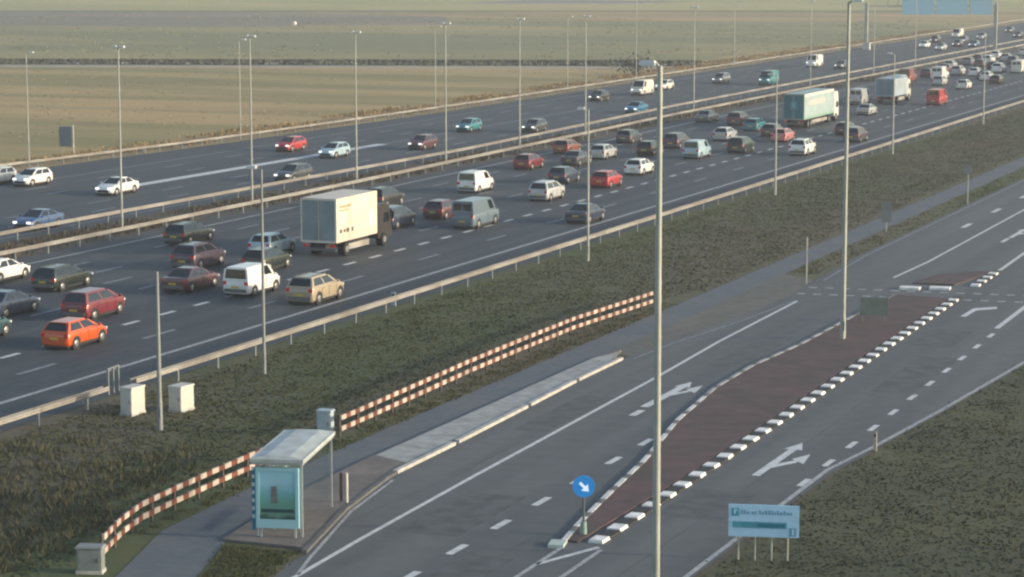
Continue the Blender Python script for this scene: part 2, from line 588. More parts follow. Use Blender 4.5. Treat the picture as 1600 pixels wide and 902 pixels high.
def arrow(cx, y0, ln, side, wd=.34, br=.5, bl=1.0):
    """straight-on arrow with a branch to one side, drawn flat on the road"""
    y1 = y0 + ln
    mk.poly([(cx - wd / 2, y0), (cx + wd / 2, y0), (cx + wd / 2, y1 - 1.5), (cx - wd / 2, y1 - 1.5)], Z, 0)
    mk.poly([(cx - .4, y1 - 1.5), (cx + .4, y1 - 1.5), (cx, y1)], Z, 0)
    yb = y0 + ln * br
    if side:
        mk.poly([(cx + side * .17, yb), (cx + side * .17, yb - .95), (cx + side * bl, yb + .5), (cx + side * bl, yb + 1.2)][::side], Z + .0005, 0)
        mk.poly([(cx + side * (bl - .38), yb + 1.1), (cx + side * (bl + .34), yb + .3), (cx + side * (bl + .1), yb + 2.3)][::side], Z + .001, 0)


arrow(-27.1, 92.0, 7.0, 1, br=.36, bl=.85)
arrow(-36.05, 104.2, 7.0, 1, br=.56, bl=.72, wd=.42)
mk.poly([(-36.05, 102.0), (-35.7, 102.0), (-35.7, 103.4), (-36.05, 103.4)], Z, 0)
mk.poly([(-28.4, 137.2), (-28.05, 137.2), (-28.0, 140.6), (-28.35, 140.6)], Z, 0)
mk.poly([(-28.35, 140.6), (-28.0, 139.8), (-27.0, 141.0), (-27.2, 141.8)], Z + .0005, 0)
arrow(-33.0, 176.5, 6.0, 1)
flat('road_markings', mk, [M['paint'], M['paint_worn'], M['paint_dim']])

# traffic island: red paving inside a kerb; the right kerb is of separate white and dark blocks
isl = [(-29.75, 78.9), (-29.6, 92), (-29.85, 107), (-30.2, 125), (-30.45, 143.6), (-33.75, 144.2), (-33.9, 134), (-34.0, 124), (-34.45, 116.4), (-34.3, 109.7), (-33.4, 101.2),
       (-32.0, 93), (-31.3, 87.3), (-30.5, 81), (-30.15, 78.9)]
g = MB()
g.prism(isl[::-1][::-1], 0, .1)
g.prism([(-31.4, 149.8), (-34.0, 149.6), (-33.4, 154.5), (-31.0, 157), (-30.4, 157)], 0, .1)
struct(g.build('traffic_island', M['red']))
kb = MB()
ky = [78.6, 81, 87.4, 93, 101.2, 109.7, 116.4, 124, 134]
kx = [-30.2, -30.6, -31.45, -32.1, -33.5, -34.4, -34.55, -34.1, -34.0]
yk, k = 78.6, 0
while yk < 133.5:
    ln = 1.5 if k % 2 == 0 else .75
    kb.bar([(float(np.interp(yk, ky, kx)), yk), (float(np.interp(yk + ln, ky, kx)), yk + ln)], .2, 0, .13 if k % 2 == 0 else .12, (0 if yk < 106 else 1) if k % 2 == 0 else 2)
    yk += ln + .01
    k += 1
kb.bar([(-34.0, 134), (-33.85, 144.2)], .2, 0, .12, 2)
struct(kb.build('island_kerb', [M['paint'], M['paint_worn'], mat('grey_kerb', (.13, .13, .13), .85)]))
bl = MB()


def blocks(y0, y1, per=1.93):
    y, k = y0, 0
    while y < y1:
        x = np.interp(y, [78, 92, 107, 125, 143, 158], [-29.15, -29.27, -29.45, -29.8, -30.08, -30.25])
        bl.box((x, y, .065), (.58, per * random.uniform(.38, .45), .13), 0, random.uniform(-.03, .05), (.86, .92))
        bl.box((x, y + per * .5, .05), (.56, per * .53, .1), 1)
        y += per


blocks(79.5, 143.8)
blocks(150.2, 157.8)
for x0, y0 in ((-33.75, 147.3), (-32.0, 147.9)):
    bl.box((x0 + .1, y0, .075), (1.25, .9, .15), 0, .1)
bl.box((-30.3, 78.3, .07), (.55, .8, .14), 2, .2)
struct(bl.build('block_kerb', [M['kerb_white'], M['kerb_dark'], mat('pale_green_kerb', (.42, .5, .46), .7)]))

g = MB()
g.poly([(-41.3, 73.9), (-38.3, 73.9), (-37.5, 70.5), (-38.6, 62), (-39.6, 68.6)], .024)
flat('grass_island', g, M['soil'])


pt = MB()
random.seed(21)
for k in range(26):
    x_, y_ = random.choice((-66, -69.4, -72.8, -76, -79.4, -82.8, -86)) + random.uniform(-.4, .4), random.uniform(85, 330)
    w_, l_ = random.uniform(.5, 1.5), random.uniform(5, 26)
    pt.poly([(x_ - w_, y_), (x_ + w_, y_), (x_ + w_, y_ + l_), (x_ - w_, y_ + l_)], .0205 + k * .0002, 0)
flat('motorway_patches', pt, mat('patched_asphalt', (.033, .044, .055), .8, var=.25, scale=1.5))
pt = MB()
for x_, y_, w_, l_ in ((-35.3, 78, 1.2, 7), (-31.9, 71, .9, 5), (-27.3, 84, 1.3, 5), (-38.9, 97, .8, 9), (-26.4, 112, 1.0, 11), (-35.9, 116, .9, 8), (-27.6, 126, 1.1, 6)):
    pt.poly([(x_ - w_, y_), (x_ + w_, y_ + .1), (x_ + w_, y_ + l_), (x_ - w_, y_ + l_ - .1)], .024, 0)
for pts_ in ([(-38.9, 76), (-38.2, 88), (-38.7, 110)], [(-31.6, 60), (-31.55, 79)], [(-26.9, 60), (-26.8, 90), (-27.3, 130)]):
    pt.strip(pts_, .05, .0245, 0)
for y_ in (83.5, 104.6):
    pt.strip([(-40.0, y_), (-33.5, y_ + .3)], .06, .0247, 0)
flat('road_patches', pt, mat('road_repair', (.078, .086, .09), .85, var=.22, scale=1.2))

# ------------------------------------------------------------------ vegetation (stuff)
def blades(name, pts, hgt, wid, per, m, label, cat, lean=.5, spread=.18, hvar=.6):
    N = len(pts)
    n = N * per
    base = np.repeat(np.asarray(pts, float), per, 0)
    base[:, :2] += RNG.normal(0, spread, (n, 2))
    hh = (np.repeat(hgt if np.ndim(hgt) else np.full(N, hgt), per)) * (1 - hvar / 2 + hvar * RNG.rand(n))
    ww = (np.repeat(wid if np.ndim(wid) else np.full(N, wid), per)) * (.7 + .6 * RNG.rand(n))
    ang = RNG.rand(n) * 2 * math.pi
    la = RNG.rand(n) * 2 * math.pi
    v = np.zeros((n, 4, 3))
    dx, dy = np.cos(ang) * ww / 2, np.sin(ang) * ww / 2
    lx, ly = np.cos(la) * hh * lean * RNG.rand(n), np.sin(la) * hh * lean * RNG.rand(n)
    v[:, 0] = base
    v[:, 0, 0] -= dx
    v[:, 0, 1] -= dy
    v[:, 1] = base
    v[:, 1, 0] += dx
    v[:, 1, 1] += dy
    v[:, 2] = base
    v[:, 2, 0] += lx * .6 + dx * .7
    v[:, 2, 1] += ly * .6 + dy * .7
    v[:, 2, 2] += hh * .65
    v[:, 3] = base
    v[:, 3, 0] += lx
    v[:, 3, 1] += ly
    v[:, 3, 2] += hh
    me = bpy.data.meshes.new(name)
    me.vertices.add(n * 4)
    me.vertices.foreach_set('co', v.reshape(-1))
    idx = np.arange(n)[:, None] * 4 + np.array([[0, 1, 2, 0, 2, 3]])
    me.loops.add(n * 6)
    me.loops.foreach_set('vertex_index', idx.reshape(-1).astype(np.int32))
    me.polygons.add(n * 2)
    me.polygons.foreach_set('loop_start', np.arange(0, n * 6, 3, dtype=np.int32))
    me.update(calc_edges=True)
    me.validate()
    me.materials.append(m)
    o = bpy.data.objects.new(name, me)
    COL.objects.link(o)
    return stuff(o, label, cat)


def scatter(n, x0, x1, y0, y1, power=1.0, test=None):
    out = []
    while len(out) < n:
        x = x0 + (x1 - x0) * RNG.rand()
        y = y0 + (y1 - y0) * RNG.rand() ** power
        if test is None or test(x, y):
            out.append((x, y, 0))
    return np.array(out)


def clump(x, y, s=.35):
    return math.sin(x * s + 1.3 * math.sin(y * s * .7)) + math.sin(y * s * .8 + 2 * math.sin(x * s * .5)) > -1.0 + 1.4 * RNG.rand() - .7


def fence_x(y):
    return float(np.interp(y, [66, 70.3, 72.9, 76.4, 84, 92, 100, 114, 123, 133, 140], [-42.5, -44.1, -44.8, -45.5, -45.8, -45.9, -46.2, -46.6, -46.6, -45.9, -46]))


GR = blade_mat('verge_blades', [(.085, .1, .034), (.094, .11, .036), (.104, .112, .04), (.108, .104, .046), (.122, .116, .054)],
               soft=.7, patches=[(.3, (1, .4, 1), (.068, .088, .03), (.155, .13, .066), .5), (.1, (1, .25, 1), (.066, .095, .024), (.15, .115, .075), .5)])
GR2 = blade_mat('right_verge_blades', [(.078, .084, .034), (.09, .1, .036), (.094, .086, .044), (.106, .108, .042), (.106, .092, .05)],
                soft=.7, patches=[(.25, None, (.045, .055, .024), (.1, .1, .042), .5), (.09, None, (.055, .06, .03), (.1, .085, .05), .45)])
DRY = blade_mat('dry_blades', [(.2, .13, .06), (.3, .21, .1), (.25, .18, .08), (.16, .12, .05), (.34, .24, .13)])
REED = blade_mat('reed_blades', [(.085, .092, .06), (.1, .105, .07), (.11, .105, .07), (.09, .095, .07)])
SCR = blade_mat('scrub_twigs', [(.06, .062, .036), (.08, .074, .045), (.055, .066, .03), (.12, .1, .055), (.07, .068, .048)])
MEAD = blade_mat('meadow_blades', [(.18, .15, .07), (.24, .2, .09), (.3, .24, .12), (.2, .18, .075), (.26, .2, .11)])
MEADG = blade_mat('green_meadow_blades', [(.15, .165, .08), (.19, .19, .095), (.23, .21, .11), (.16, .165, .09)])

pts = scatter(17000, -59.0, -45.5, 64, 330, 1.6, lambda x, y: x < fence_x(y) - .35 if y < 140 else x < -45.3)
blades('verge_grass', pts, np.array([.03 + .035 * RNG.rand() for x, y, _ in pts]), .14, 6, GR, 'rough olive grass on the bank between motorway and striped barrier', 'grass', spread=.4, lean=1.4)
pts = scatter(11000, -24.2, 2, 60, 150, 1.4, lambda x, y: x > float(np.interp(y, [76, 93, 99, 109, 122, 150], [-24.3, -24.2, -23.7, -22.8, -21.8, -19.8])) and x < -24 + (y - 60) * .32 + 9)
blades('roadside_grass', pts, np.array([.03 + .035 * RNG.rand() for x, y, _ in pts]), .14, 6, GR2, 'dull green grass slope in the bottom right corner beyond the road edge', 'grass', spread=.4, lean=1.4)
pts = scatter(900, -46.6, -44.9, 70, 136, 1.3, lambda x, y: fence_x(y) + .15 < x < np.interp(y, [69, 75, 83], [-42.7, -44.5, -44.95]))
blades('strip_grass', pts, .08, .07, 5, GR, 'narrow strip of grass between the striped barrier and the path', 'grass', spread=.12)
pts = scatter(900, -41.2, -37.6, 62, 73.8, 1.0, lambda x, y: x > np.interp(y, [62, 68.6, 73.9], [-38.4, -39.4, -41.1]) and x < np.interp(y, [62, 70.5, 73.9], [-38.5, -37.7, -38.4]))
blades('lawn_grass', pts, .1, .06, 5, GR, 'small green lawn triangle in front of the bus shelter', 'grass', spread=.12)
pts = scatter(700, -42.6, -40.8, 152, 300, 1.3)
blades('wedge_grass', pts, .09, .09, 5, GR, 'grass wedge between the path and the far local road', 'grass', spread=.15)
pts = scatter(3200, -98.2, -93.6, 120, 420, 1.4, lambda x, y: clump(x, y))
blades('reservation_grass', pts, .25, .12, 5, blade_mat('median_blades', [(.09, .07, .055), (.07, .065, .045), (.13, .1, .07), (.06, .06, .035)]), 'brownish grass between the two central guard rails', 'grass', spread=.25)
pts = scatter(2200, -136, -128.6, 150, 620, 1.3, lambda x, y: x < np.interp(y, [190, 225, 300, 600], [-131.6, -129, -127.4, -127.8]) - .8 and clump(x, y, .25))
blades('dry_reeds', pts, .3, .2, 5, DRY, 'tawny dry grass growing along the far guard rail', 'dry grass', spread=.4)
pts = []
for k in range(2600):
    t, off = RNG.rand(), (13.5 + 3 * RNG.rand() if k % 3 else 2 + 1.5 * RNG.rand())
    pts.append((*along(t, off), 0))
blades('ditch_reeds', np.array(pts), .4, .6, 5, REED, 'dark reed bank lining the ditch across the meadow', 'reeds', spread=.6)
pts = scatter(1200, -330, -131, 190, 420, 1.0, lambda x, y: y < 312.5 + (x + 420) * .347 - 12 and x > -131 - (y - 0) * 1.0 and clump(x, y, .06))
blades('meadow_tufts', pts, .1, .35, 4, MEAD, 'straw coloured meadow grass between the far guard rail and the ditch', 'grass', spread=.6)
pts = scatter(900, -420, -133, 350, 700, 1.0, lambda x, y: y > 312.5 + (x + 420) * .347 + 28 and clump(x, y, .04))
blades('far_meadow_tufts', pts, .2, .6, 4, MEADG, 'grey green meadow grass beyond the ditch', 'grass', spread=1.0)
pts = scatter(300, -58, -46.5, 66, 88, 1.0, lambda x, y: x < fence_x(y) - 1.0 and x < -48 + (80 - y) * .25 and clump(x, y, .6))
blades('scrub', pts, .28, .06, 12, SCR, 'tangled brown scrub on the bank in the lower left corner', 'scrub', spread=.3, lean=.9)


g = MB()
g.poly([(-24.3, 40), (-24.2, 93), (-23.7, 99.3), (-22.8, 109), (-21.8, 122), (-19.8, 150), (-17, 200), (10, 200), (10, 40)], .008)
flat('roadside_slope', g, layered(mat('slope_soil', (.068, .078, .034), .95, var=.3, scale=1.2, bump=.35, bscale=5, detail=9), .09, (.05, .056, .03), (.088, .084, .034), .6, None, (.42, .6)))


# ------------------------------------------------------------------ guard rails, barrier
def guard_rail(path, label, y_posts, double=True, post=4.0, gap=None, m=None, zc=.7):
    root = empty('guard_rail', (0, 0, 0))
    tag(root, label, 'guard rail', 'steel guard rails along the motorway')
    rb = MB()
    prof = [(0, -.12), (.05, -.085), (.05, -.04), (.0, 0), (.05, .04), (.05, .085), (0, .12)]
    for sd in ((-1, 1) if double else (1,)):
        rings = []
        for x, y in path:
            ring = [(x + sd * (.13 + q[0]), y, zc + q[1]) for q in prof] + [(x + sd * (.125 + q[0]), y, zc + q[1]) for q in prof[::-1]]
            rings.append(ring)
        rb.loft(rings)
    rb.build('rail', m or M['steel'], root)
    xs, ys = [q[0] for q in path], [q[1] for q in path]
    rest = MB()
    k = 0
    y = y_posts
    while y < min(ys[-1], 620):
        x = float(np.interp(y, ys, xs))
        if k < 90:
            MB().box((0, 0, .36), (.14, .1, .74)).build('post', M['pole_dim'], root).location = (x, y, 0) if k == 0 else (x, y, 0)
        else:
            rest.box((x, y, .36), (.14, .1, .74))
        k += 1
        y += post
    if rest.v:
        o = rest.build('distant_posts', M['pole_dim'], root)
        o['kind'] = 'stuff'
    return root


def seg(pts, step=40):
    return pts


guard_rail([(-59.5, 60), (-59.5, 95.7)], 'short grey guard rail ending beside the cream cabinets at the lower left', 62)
guard_rail([(-59.35, 97.9), (-59.5, 130), (-59.6, 300), (-59.6, 1500)], 'long guard rail between the near carriageway and the grassy bank', 98)
guard_rail([(-92.7, 60), (-92.7, 190), (-93.4, 225), (-94.4, 280), (-94.6, 1500)], 'central guard rail nearer the jammed carriageway', 62)
guard_rail([(-99.2, 60), (-99.2, 150), (-98.2, 200), (-97.6, 225), (-98.2, 250), (-99.6, 300), (-99.8, 1500)], 'central guard rail nearer the oncoming carriageway', 64)
guard_rail([(-131.2, 100), (-130.7, 192), (-128.2, 222), (-127.2, 250), (-126.3, 300), (-126.3, 500), (-127.3, 620), (-128.6, 760), (-128.6, 1500)],
           'guard rail between the oncoming carriageway and the meadow', 102, double=False)


def barrier(pts, label):
    root = empty('striped_barrier', (0, 0, 0))
    tag(root, label, 'barrier', 'red and white barriers along the path')
    P_ = []
    for k in range(len(pts) - 1):
        a, b = pts[k], pts[k + 1]
        n = max(1, int(round(math.hypot(b[0] - a[0], b[1] - a[1]) / .5)))
        for j in range(n):
            P_.append((a[0] + (b[0] - a[0]) * j / n, a[1] + (b[1] - a[1]) * j / n))
    P_.append(pts[-1])
    for zc in (.86, .38):
        r_ = MB()
        for k in range(len(P_) - 1):
            a, b = P_[k], P_[k + 1]
            L_ = math.hypot(b[0] - a[0], b[1] - a[1])
            r_.box(((a[0] + b[0]) / 2, (a[1] + b[1]) / 2, zc), (.07, L_ * .998, .2), k % 2, math.atan2(-(b[0] - a[0]), b[1] - a[1]))
        r_.build('striped_rail', [M['stripe_w'], M['stripe_r']], root)
    for k in range(0, len(P_), 4):
        MB().box((0, 0, .5), (.09, .09, 1.0)).build('post', mat_post, root).location = (P_[k][0] - .09, P_[k][1], 0)
    return root


mat_post = mat('barrier_post', (.09, .07, .06), .8)
barrier([(-43.95, 70.3), (-44.4, 71.6), (-44.9, 73.2), (-45.35, 75.2), (-45.55, 78), (-45.7, 81), (-45.8, 84.2), (-45.85, 88)],
        'red and white striped barrier curving towards the lower left, left of the bus shelter')
barrier([(-45.9, 92.7), (-46.2, 100.5), (-46.5, 108), (-46.62, 114.1), (-46.65, 123.1), (-46.1, 131), (-45.9, 134)],
        'long straight red and white striped barrier beyond the pale blue cabinet')


# ------------------------------------------------------------------ lamp posts and masts
def lamp_post(x, y, h, r, arms, label, group, base_m=None, head=.55, m=None):
    root = empty('lamp_post', (x, y, 0))
    tag(root, label, 'lamp post', group)
    m = m or M['pole']
    MB().cyl((0, 0, 0), (0, 0, 1.3), r * 1.18, r * 1.12, 14).build('base', m, root, True)
    MB().cyl((0, 0, 1.3), (0, 0, h), r, r * .62, 14).build('pole', m, root, True)
    if y < 160:
        MB().box((r * .55, -r * 1.05, .8), (r * .9, .03, .5)).build('access_door', M['pole_dim'], root)
    for s, ln in arms:
        b = MB()
        b.cyl((0, 0, h - .12), (s * ln, 0, h + .08), r * .45, r * .4, 8)
        arm = b.build('arm', m, root, True)
        hd = MB()
        hd.box((s * (ln + head / 2), 0, h + .09), (head, .26, .13), 0, 0, (.8, .7))
        lum = hd.build('luminaire', M['lamp'], arm)
        MB().box((s * (ln + head / 2), 0, h + .008), (head * .8, .2, .03)).build('lens', M['lamp_glass'], lum)
    return root


NEARG, MEDG, FARG = 'lamp posts on the near verge', 'lamp posts in the central reservation', 'lamp posts along the far verge'
lamp_post(-24.0, 70.6, 17.4, .128, [(-1, .12)], 'tall pale lamp post in the right foreground crossing the whole scene', 'tall lamp posts beside the local road', m=M['pole'])
lamp_post(-32.5, 126.5, 18.12, .13, [(1, .16)], 'tall lamp post standing in the red traffic island', 'tall lamp posts beside the local road', head=.6)
lamp_post(-54.0, 91.2, 7.0, .11, [], 'plain grey mast without a lamp between the two cream cabinets', 'masts', m=M['pole_dim'])
for k, (x, y, lb) in enumerate([(-56.4, 105.4, 'grey lamp post on the bank in front of the silver sport utility car'), (-56.9, 152.6, 'lamp post on the bank behind the start of the striped barrier run'),
                                (-57.5, 199.9, 'lamp post on the near verge level with the white van and the artic trailer'), (-57.9, 244.2, 'slim lamp post on the near verge right of the tall island lamp post'),
                                (-57.9, 290.2, 'farthest slim lamp post on the near verge, at the upper right')]):
    lamp_post(x, y, 10.2, .085, [(-1, .25)], lb, NEARG, m=M['pole_dim'] if k == 0 else M['pole'])
for x, y, h, lb in [(-95.4, 156.2, 13.6, 'lamp post in the central reservation, first from the left, bright head'), (-95.4, 176.6, 13.7, 'lamp post in the central reservation rising above the jam left of the box truck'),
                    (-95.4, 196.3, 13.4, 'lamp post in the central reservation right behind the box truck'), (-95.4, 216.2, 13.6, 'lamp post in the central reservation beside the maroon oncoming car'),
                    (-95.4, 235.3, 13.5, 'lamp post in the central reservation in front of the oncoming grey car'), (-95.4, 254.9, 13.3, 'lamp post in the central reservation left of the tall foreground lamp post'),
                    (-97.0, 298.9, 13.3, 'lamp post in the central reservation right of the tall foreground lamp post')]:
    lamp_post(x, y, h, .088, [(-1, .12), (1, .12)], lb, MEDG, head=.42)
for x, y in ((-97.0, 355.3), (-97.0, 394.5), (-97.0, 424.7)):
    lamp_post(x, y, 12.9, .08, [(-1, .2), (1, .2)], 'distant slim lamp post of the central reservation towards the sign gantry', MEDG, head=.4)
for x, y, h, lb in [(-131.9, 199.2, 10.9, 'far lamp post at the left edge behind the white oncoming car'), (-129.9, 238, 10.8, 'far lamp post before the meadow beside the doubled poles at left centre'),
                    (-127.6, 285.9, 10.8, 'thin far lamp post before the meadow right behind the middle of the picture'), (-127.6, 333.4, 10.8, 'thin far lamp post before the meadow above the black oncoming car'),
                    (-128.3, 365.7, 13.5, 'far lamp post rising from the dark bush at the end of the ditch'), (-127.9, 417.2, 10.8, 'far lamp post before the meadow right of the dark bush')]:
    lamp_post(x, y, h, .072, [(1, .3)], lb, FARG)


# ------------------------------------------------------------------ roadside boxes, signs, gantry
def cabinet(x, y, dx, dy, h, m, rz, label, plinth=True):
    root = empty('cabinet', (x, y, 0), rz)
    tag(root, label, 'cabinet')
    MB().box((0, 0, .06), (dx + .06, dy + .06, .12)).build('plinth', M['kerb'], root)
    MB().box((0, 0, .12 + (h - .18) / 2), (dx, dy, h - .18)).build('housing', m, root)
    MB().box((0, 0, h - .03), (dx + .1, dy + .1, .06), 0, 0, (.92, .92)).build('roof', m, root)
    dr = MB().box((0, -dy / 2 - .012, .12 + (h - .18) / 2), (dx * .86, .02, (h - .18) * .9)).build('door', m, root)
    MB().box((dx * .32, -dy / 2 - .03, h * .5), (.03, .02, .14)).build('handle', M['dark'], dr)
    return root


cabinet(-57.0, 93.9, .62, 1.0, 1.3, M['white_box'], -.1, 'cream roadside cabinet left of the grey mast, near the gap in the rail')
cabinet(-55.4, 95.5, .68, 1.0, 1.2, M['white_box'], -.1, 'cream roadside cabinet right of the grey mast')
cabinet(-46.7, 92.8, .62, .45, 1.15, M['pale_blue_box'], .1, 'pale blue utility cabinet behind the bus shelter roof')
cabinet(-43.6, 68.9, .85, .5, .95, M['grey_box'], .3, 'grey green cabinet at the lower left end of the striped barrier')
cabinet(-122.6, 493.1 - .9, 1.4, 1.0, 1.5, M['white_box'], 0, 'pale box at the foot of the left gantry leg')

root = empty('pedestrian_gate', (-60.6, 98.1, 0), .1)
tag(root, 'three grey bars standing at the gap in the guard rail', 'bar gate')
for k in (-.55, 0, .55):
    MB().box((0, k, .6), (.1, .09, 1.25)).build('bar', M['pole_dim'], root)
MB().box((0, 0, 1.24), (.08, 1.3, .05)).build('top_rail', M['pole_dim'], root)

root = empty('roadside_sign', (-136.0, 213.0, 0))
tag(root, 'blue grey roadside sign panel on posts in the meadow at the far left', 'sign')
MB().box((-.55, 0, 1.75), (1.5, .08, 2.0)).build('panel', M['sign_grey'], root)
MB().box((-.55, .06, 1.75), (1.58, .03, 2.08)).build('frame', M['pole'], root)
MB().cyl((.32, .1, 0), (.32, .1, 2.95), .06).build('post', M['white_box'], root)  # right post pale: the sunlit edge is put into its colour
MB().cyl((-1.1, .1, 0), (-1.1, .1, 2.7), .05).build('post', M['pole_dim'], root)


def marker(x, y, h, label, wd=.2, m=None):
    root = empty('marker_post', (x, y, 0))
    tag(root, label, 'marker post')
    MB().box((0, 0, h / 2), (wd, .08, h), 0, 0, (.9, .8)).build('post', m or M['stripe_w'], root)
    MB().box((0, -.045, h * .8), (wd * .6, .01, h * .14)).build('reflector', M['dark'], root)
    return root


marker(-129.4, 216.4, .75, 'small white marker post beside the far guard rail at the left', .42)
marker(-60.3, 128.9, .8, 'small pale kilometre marker just before the near guard rail', .3, M['pale_blue_box'])
marker(-23.85, 98.6, .85, 'slim white marker post at the right edge of the local road', .14)


def post_sign(x, y, h, label, kind, m, wd=.5, ph=.6):
    root = empty('sign_post', (x, y, 0), .2)
    tag(root, label, 'sign')
    MB().cyl((0, 0, 0), (0, 0, h), .045).build('post', M['pole'], root, True)
    if kind == 'round':
        MB().cyl((0, -.05, h - wd / 2), (0, -.08, h - wd / 2), wd / 2, None, 24).build('panel', m, root)
    elif kind == 'box':
        MB().box((0, -.07, h - ph / 2), (wd, .03, ph)).build('panel', m, root)
    return root


post_sign(-40.15, 146.9, 3.0, 'thin bare post with a pale foot at the bicycle crossing', 'none', None)
post_sign(-42.35, 177.1, 2.2, 'grey sign with a tall plate standing on the grass wedge', 'box', M['pole_dim'], .75, 1.5)
post_sign(-40.7, 198.4, 3.2, 'grey round sign on a thin post at the far local road', 'round', M['pole_dim'], .7)

# overhead sign gantry across the oncoming carriageway
root = empty('sign_gantry', (0, 0, 0))
tag(root, 'overhead gantry with pale blue sign panels across the distant oncoming carriageway', 'gantry')
for x, y, h in ((-121.9 - 1.2, 493.6, 9.5), (-98.3, 502.8, 9.5)):
    MB().box((x, y, h / 2), (.62, .62, h)).build('leg', M['pole'], root)
b = MB()
for z in (8.9, 10.4):
    b.box((-110.4, 498.2, z), (26, .3, .3), 0, math.atan2(9.2, 24.8))
for k in range(12):
    t = (k + .5) / 12
    b.box((-122 + 23.6 * t, 493.9 + 8.7 * t, 9.65), (.12, .12, 1.5))
b.build('beam', M['pole'], root)
for t0, t1 in ((.27, .52), (.535, .78), (.795, .97)):
    xm, ym, ln = -123 + 24.7 * (t0 + t1) / 2, 493.5 + 9.2 * (t0 + t1) / 2, 26.3 * (t1 - t0)
    pnl = MB().box((xm + .15, ym - .42, 9.5), (ln, .12, 4.6), 0, math.atan2(9.2, 24.8)).build('sign_panel', M['sign_blue'], root)

# direction sign on four posts, bottom right
root = empty('direction_sign', (-22.95, 79.0, 0), R(14))
tag(root, 'white and teal direction sign on four thin posts at the lower right', 'direction sign')
MB().box((0, 0, 1.42), (2.42, .06, 1.12)).build('panel', M['sign_white'], root)
tb = MB().box((-.14, -.034, 1.28), (1.86, .012, .22), 0).build('teal_band', M['sign_teal'], root)
MB().box((.25, -.043, 1.27), (.95, .008, .13)).build('dark_strip', M['sign_deep'], tb)
MB().box((-.98, -.036, 1.72), (.26, .014, .28)).box((-1.0, -.046, 1.74), (.07, .012, .18), 1).box((-.95, -.046, 1.78), (.08, .012, .05), 1).build('pictogram', [M['sign_teal'], M['sign_white']], root)
t_ = MB()
random.seed(3)
xx = -.78
while xx < .92:
    wd = random.uniform(.05, .1)
    hh = random.choice((.1, .1, .15))
    t_.box((xx + wd / 2, -.034, 1.70 + (hh - .1) / 2), (wd, .01, hh))
    xx += wd + random.choice((.03, .03, .09))
t_.build('inscription', M['sign_text'], root)
pg = MB().box((1.0, -.036, 1.06), (.25, .014, .3)).build('pictogram', M['sign_text'], root)
MB().box((1.0, -.047, 1.06), (.06, .01, .2)).build('arrow', M['sign_white'], pg)
for x in (-.87, -.3, .27, .82):
    MB().cyl((x, .07, 0), (x, .07, 1.9), .035).build('post', M['pole'], root, True)

# low panel on the traffic island
root = empty('island_panel', (-32.4, 133.0, .1), R(18))
tag(root, 'low grey green panel on two short legs behind the tall island lamp post', 'panel')
MB().box((0, 0, .86), (1.55, .06, 1.0)).build('panel', mat('panel_grey_green', (.1, .135, .13), .6, var=.15, scale=1.5), root)
for x in (-.6, .6):
    MB().box((x, .06, .6), (.06, .06, 1.2)).build('leg', M['pole_dim'], root)

# blue keep-right disc on the island nose
root = empty('keep_right_sign', (-29.95, 80.0, 0), R(20))
tag(root, 'round blue sign with a white arrow on the nose of the traffic island', 'sign')
MB().cyl((0, 0, .1), (0, 0, 2.0), .045).build('post', mat('dark_sign_post', (.08, .1, .1), .6), root, True)
MB().cyl((0, 0, .1), (0, 0, .55), .13, .11).build('sleeve', M['bollard'], root, True)
dk = MB().cyl((0, -.06, 1.85), (0, -.1, 1.85), .4, None, 32).build('disc', M['blue_disc'], root, True)
a_ = MB()
ca_ = math.cos(R(-45))
for poly_ in ([(-.05, .2), (.05, .2), (.05, -.06), (-.05, -.06)], [(-.17, -.04), (.17, -.04), (0, -.26)]):
    q = [((x * ca_ - z * math.sin(R(-45)) * -1), -.106, 1.85 + (x * math.sin(R(45)) + z * ca_)) for x, z in poly_]
    a_.add(q + [(x, y + .004, z) for x, y, z in q], [tuple(range(len(q))), tuple(range(2 * len(q) - 1, len(q) - 1, -1))])
a_.build('arrow', M['arrow_white'], dk)

# ------------------------------------------------------------------ bus shelter
root = empty('bus_shelter', (-40.65, 75.15, .1), R(14))
tag(root, 'bus shelter with a pale flat roof and a blue green poster', 'bus shelter')
W_, L_, H_ = 1.65, 5.0, 2.75
ds = MB()
for k in range(7):
    ds.box((-.06, -.02, .75 + k * .29), (.09, .02, .13))
MB().box((-.06, .0, 1.4), (.13, .03, 2.3)).build('corner_strip', M['sign_deep'], root)
ds.build('white_squares', M['dots'], root)
rf = MB().box((W_ / 2, L_ / 2, H_ + .06), (W_ + .3, L_ + .3, .12), 0).box((W_ / 2, L_ / 2, H_ + .16), (W_ + .1, L_ + .1, .08), 0, 0, (.5, .96)).build('roof', M['shelter_roof'], root)
MB().box((W_ / 2, L_ / 2, H_ - .05), (W_ + .22, L_ + .22, .1)).build('fascia', M['shelter_frame'], rf)
for x, y in ((.03, .12), (.03, L_ / 2), (.03, L_ - .05), (W_ + .02, .12), (W_ + .02, L_ - .05)):
    MB().box((x, y, H_ / 2), (.08, .08, H_)).build('post', M['shelter_frame'], root)
for y0, y1 in ((.18, L_ / 2 - .05), (L_ / 2 + .05, L_ - .1)):
    pn = MB().box((.03, (y0 + y1) / 2, 1.4), (.02, y1 - y0, 2.2)).build('glass_pane', M['pane'], root)
    d_ = MB()
    for k in range(9):
        for zz in (.9, 1.25, 1.6):
            d_.box((.0445, y0 + .1 + k * (y1 - y0 - .2) / 8, zz), (.006, .1, .08))
    d_.build('frosted_band', M['dots'], pn)
MB().box((W_ / 2, L_ - .05, 1.4), (W_ - .2, .02, 2.2)).build('glass_pane', M['pane'], root)
pf = MB()
pw, ph, pz = 1.56, 2.2, 1.45
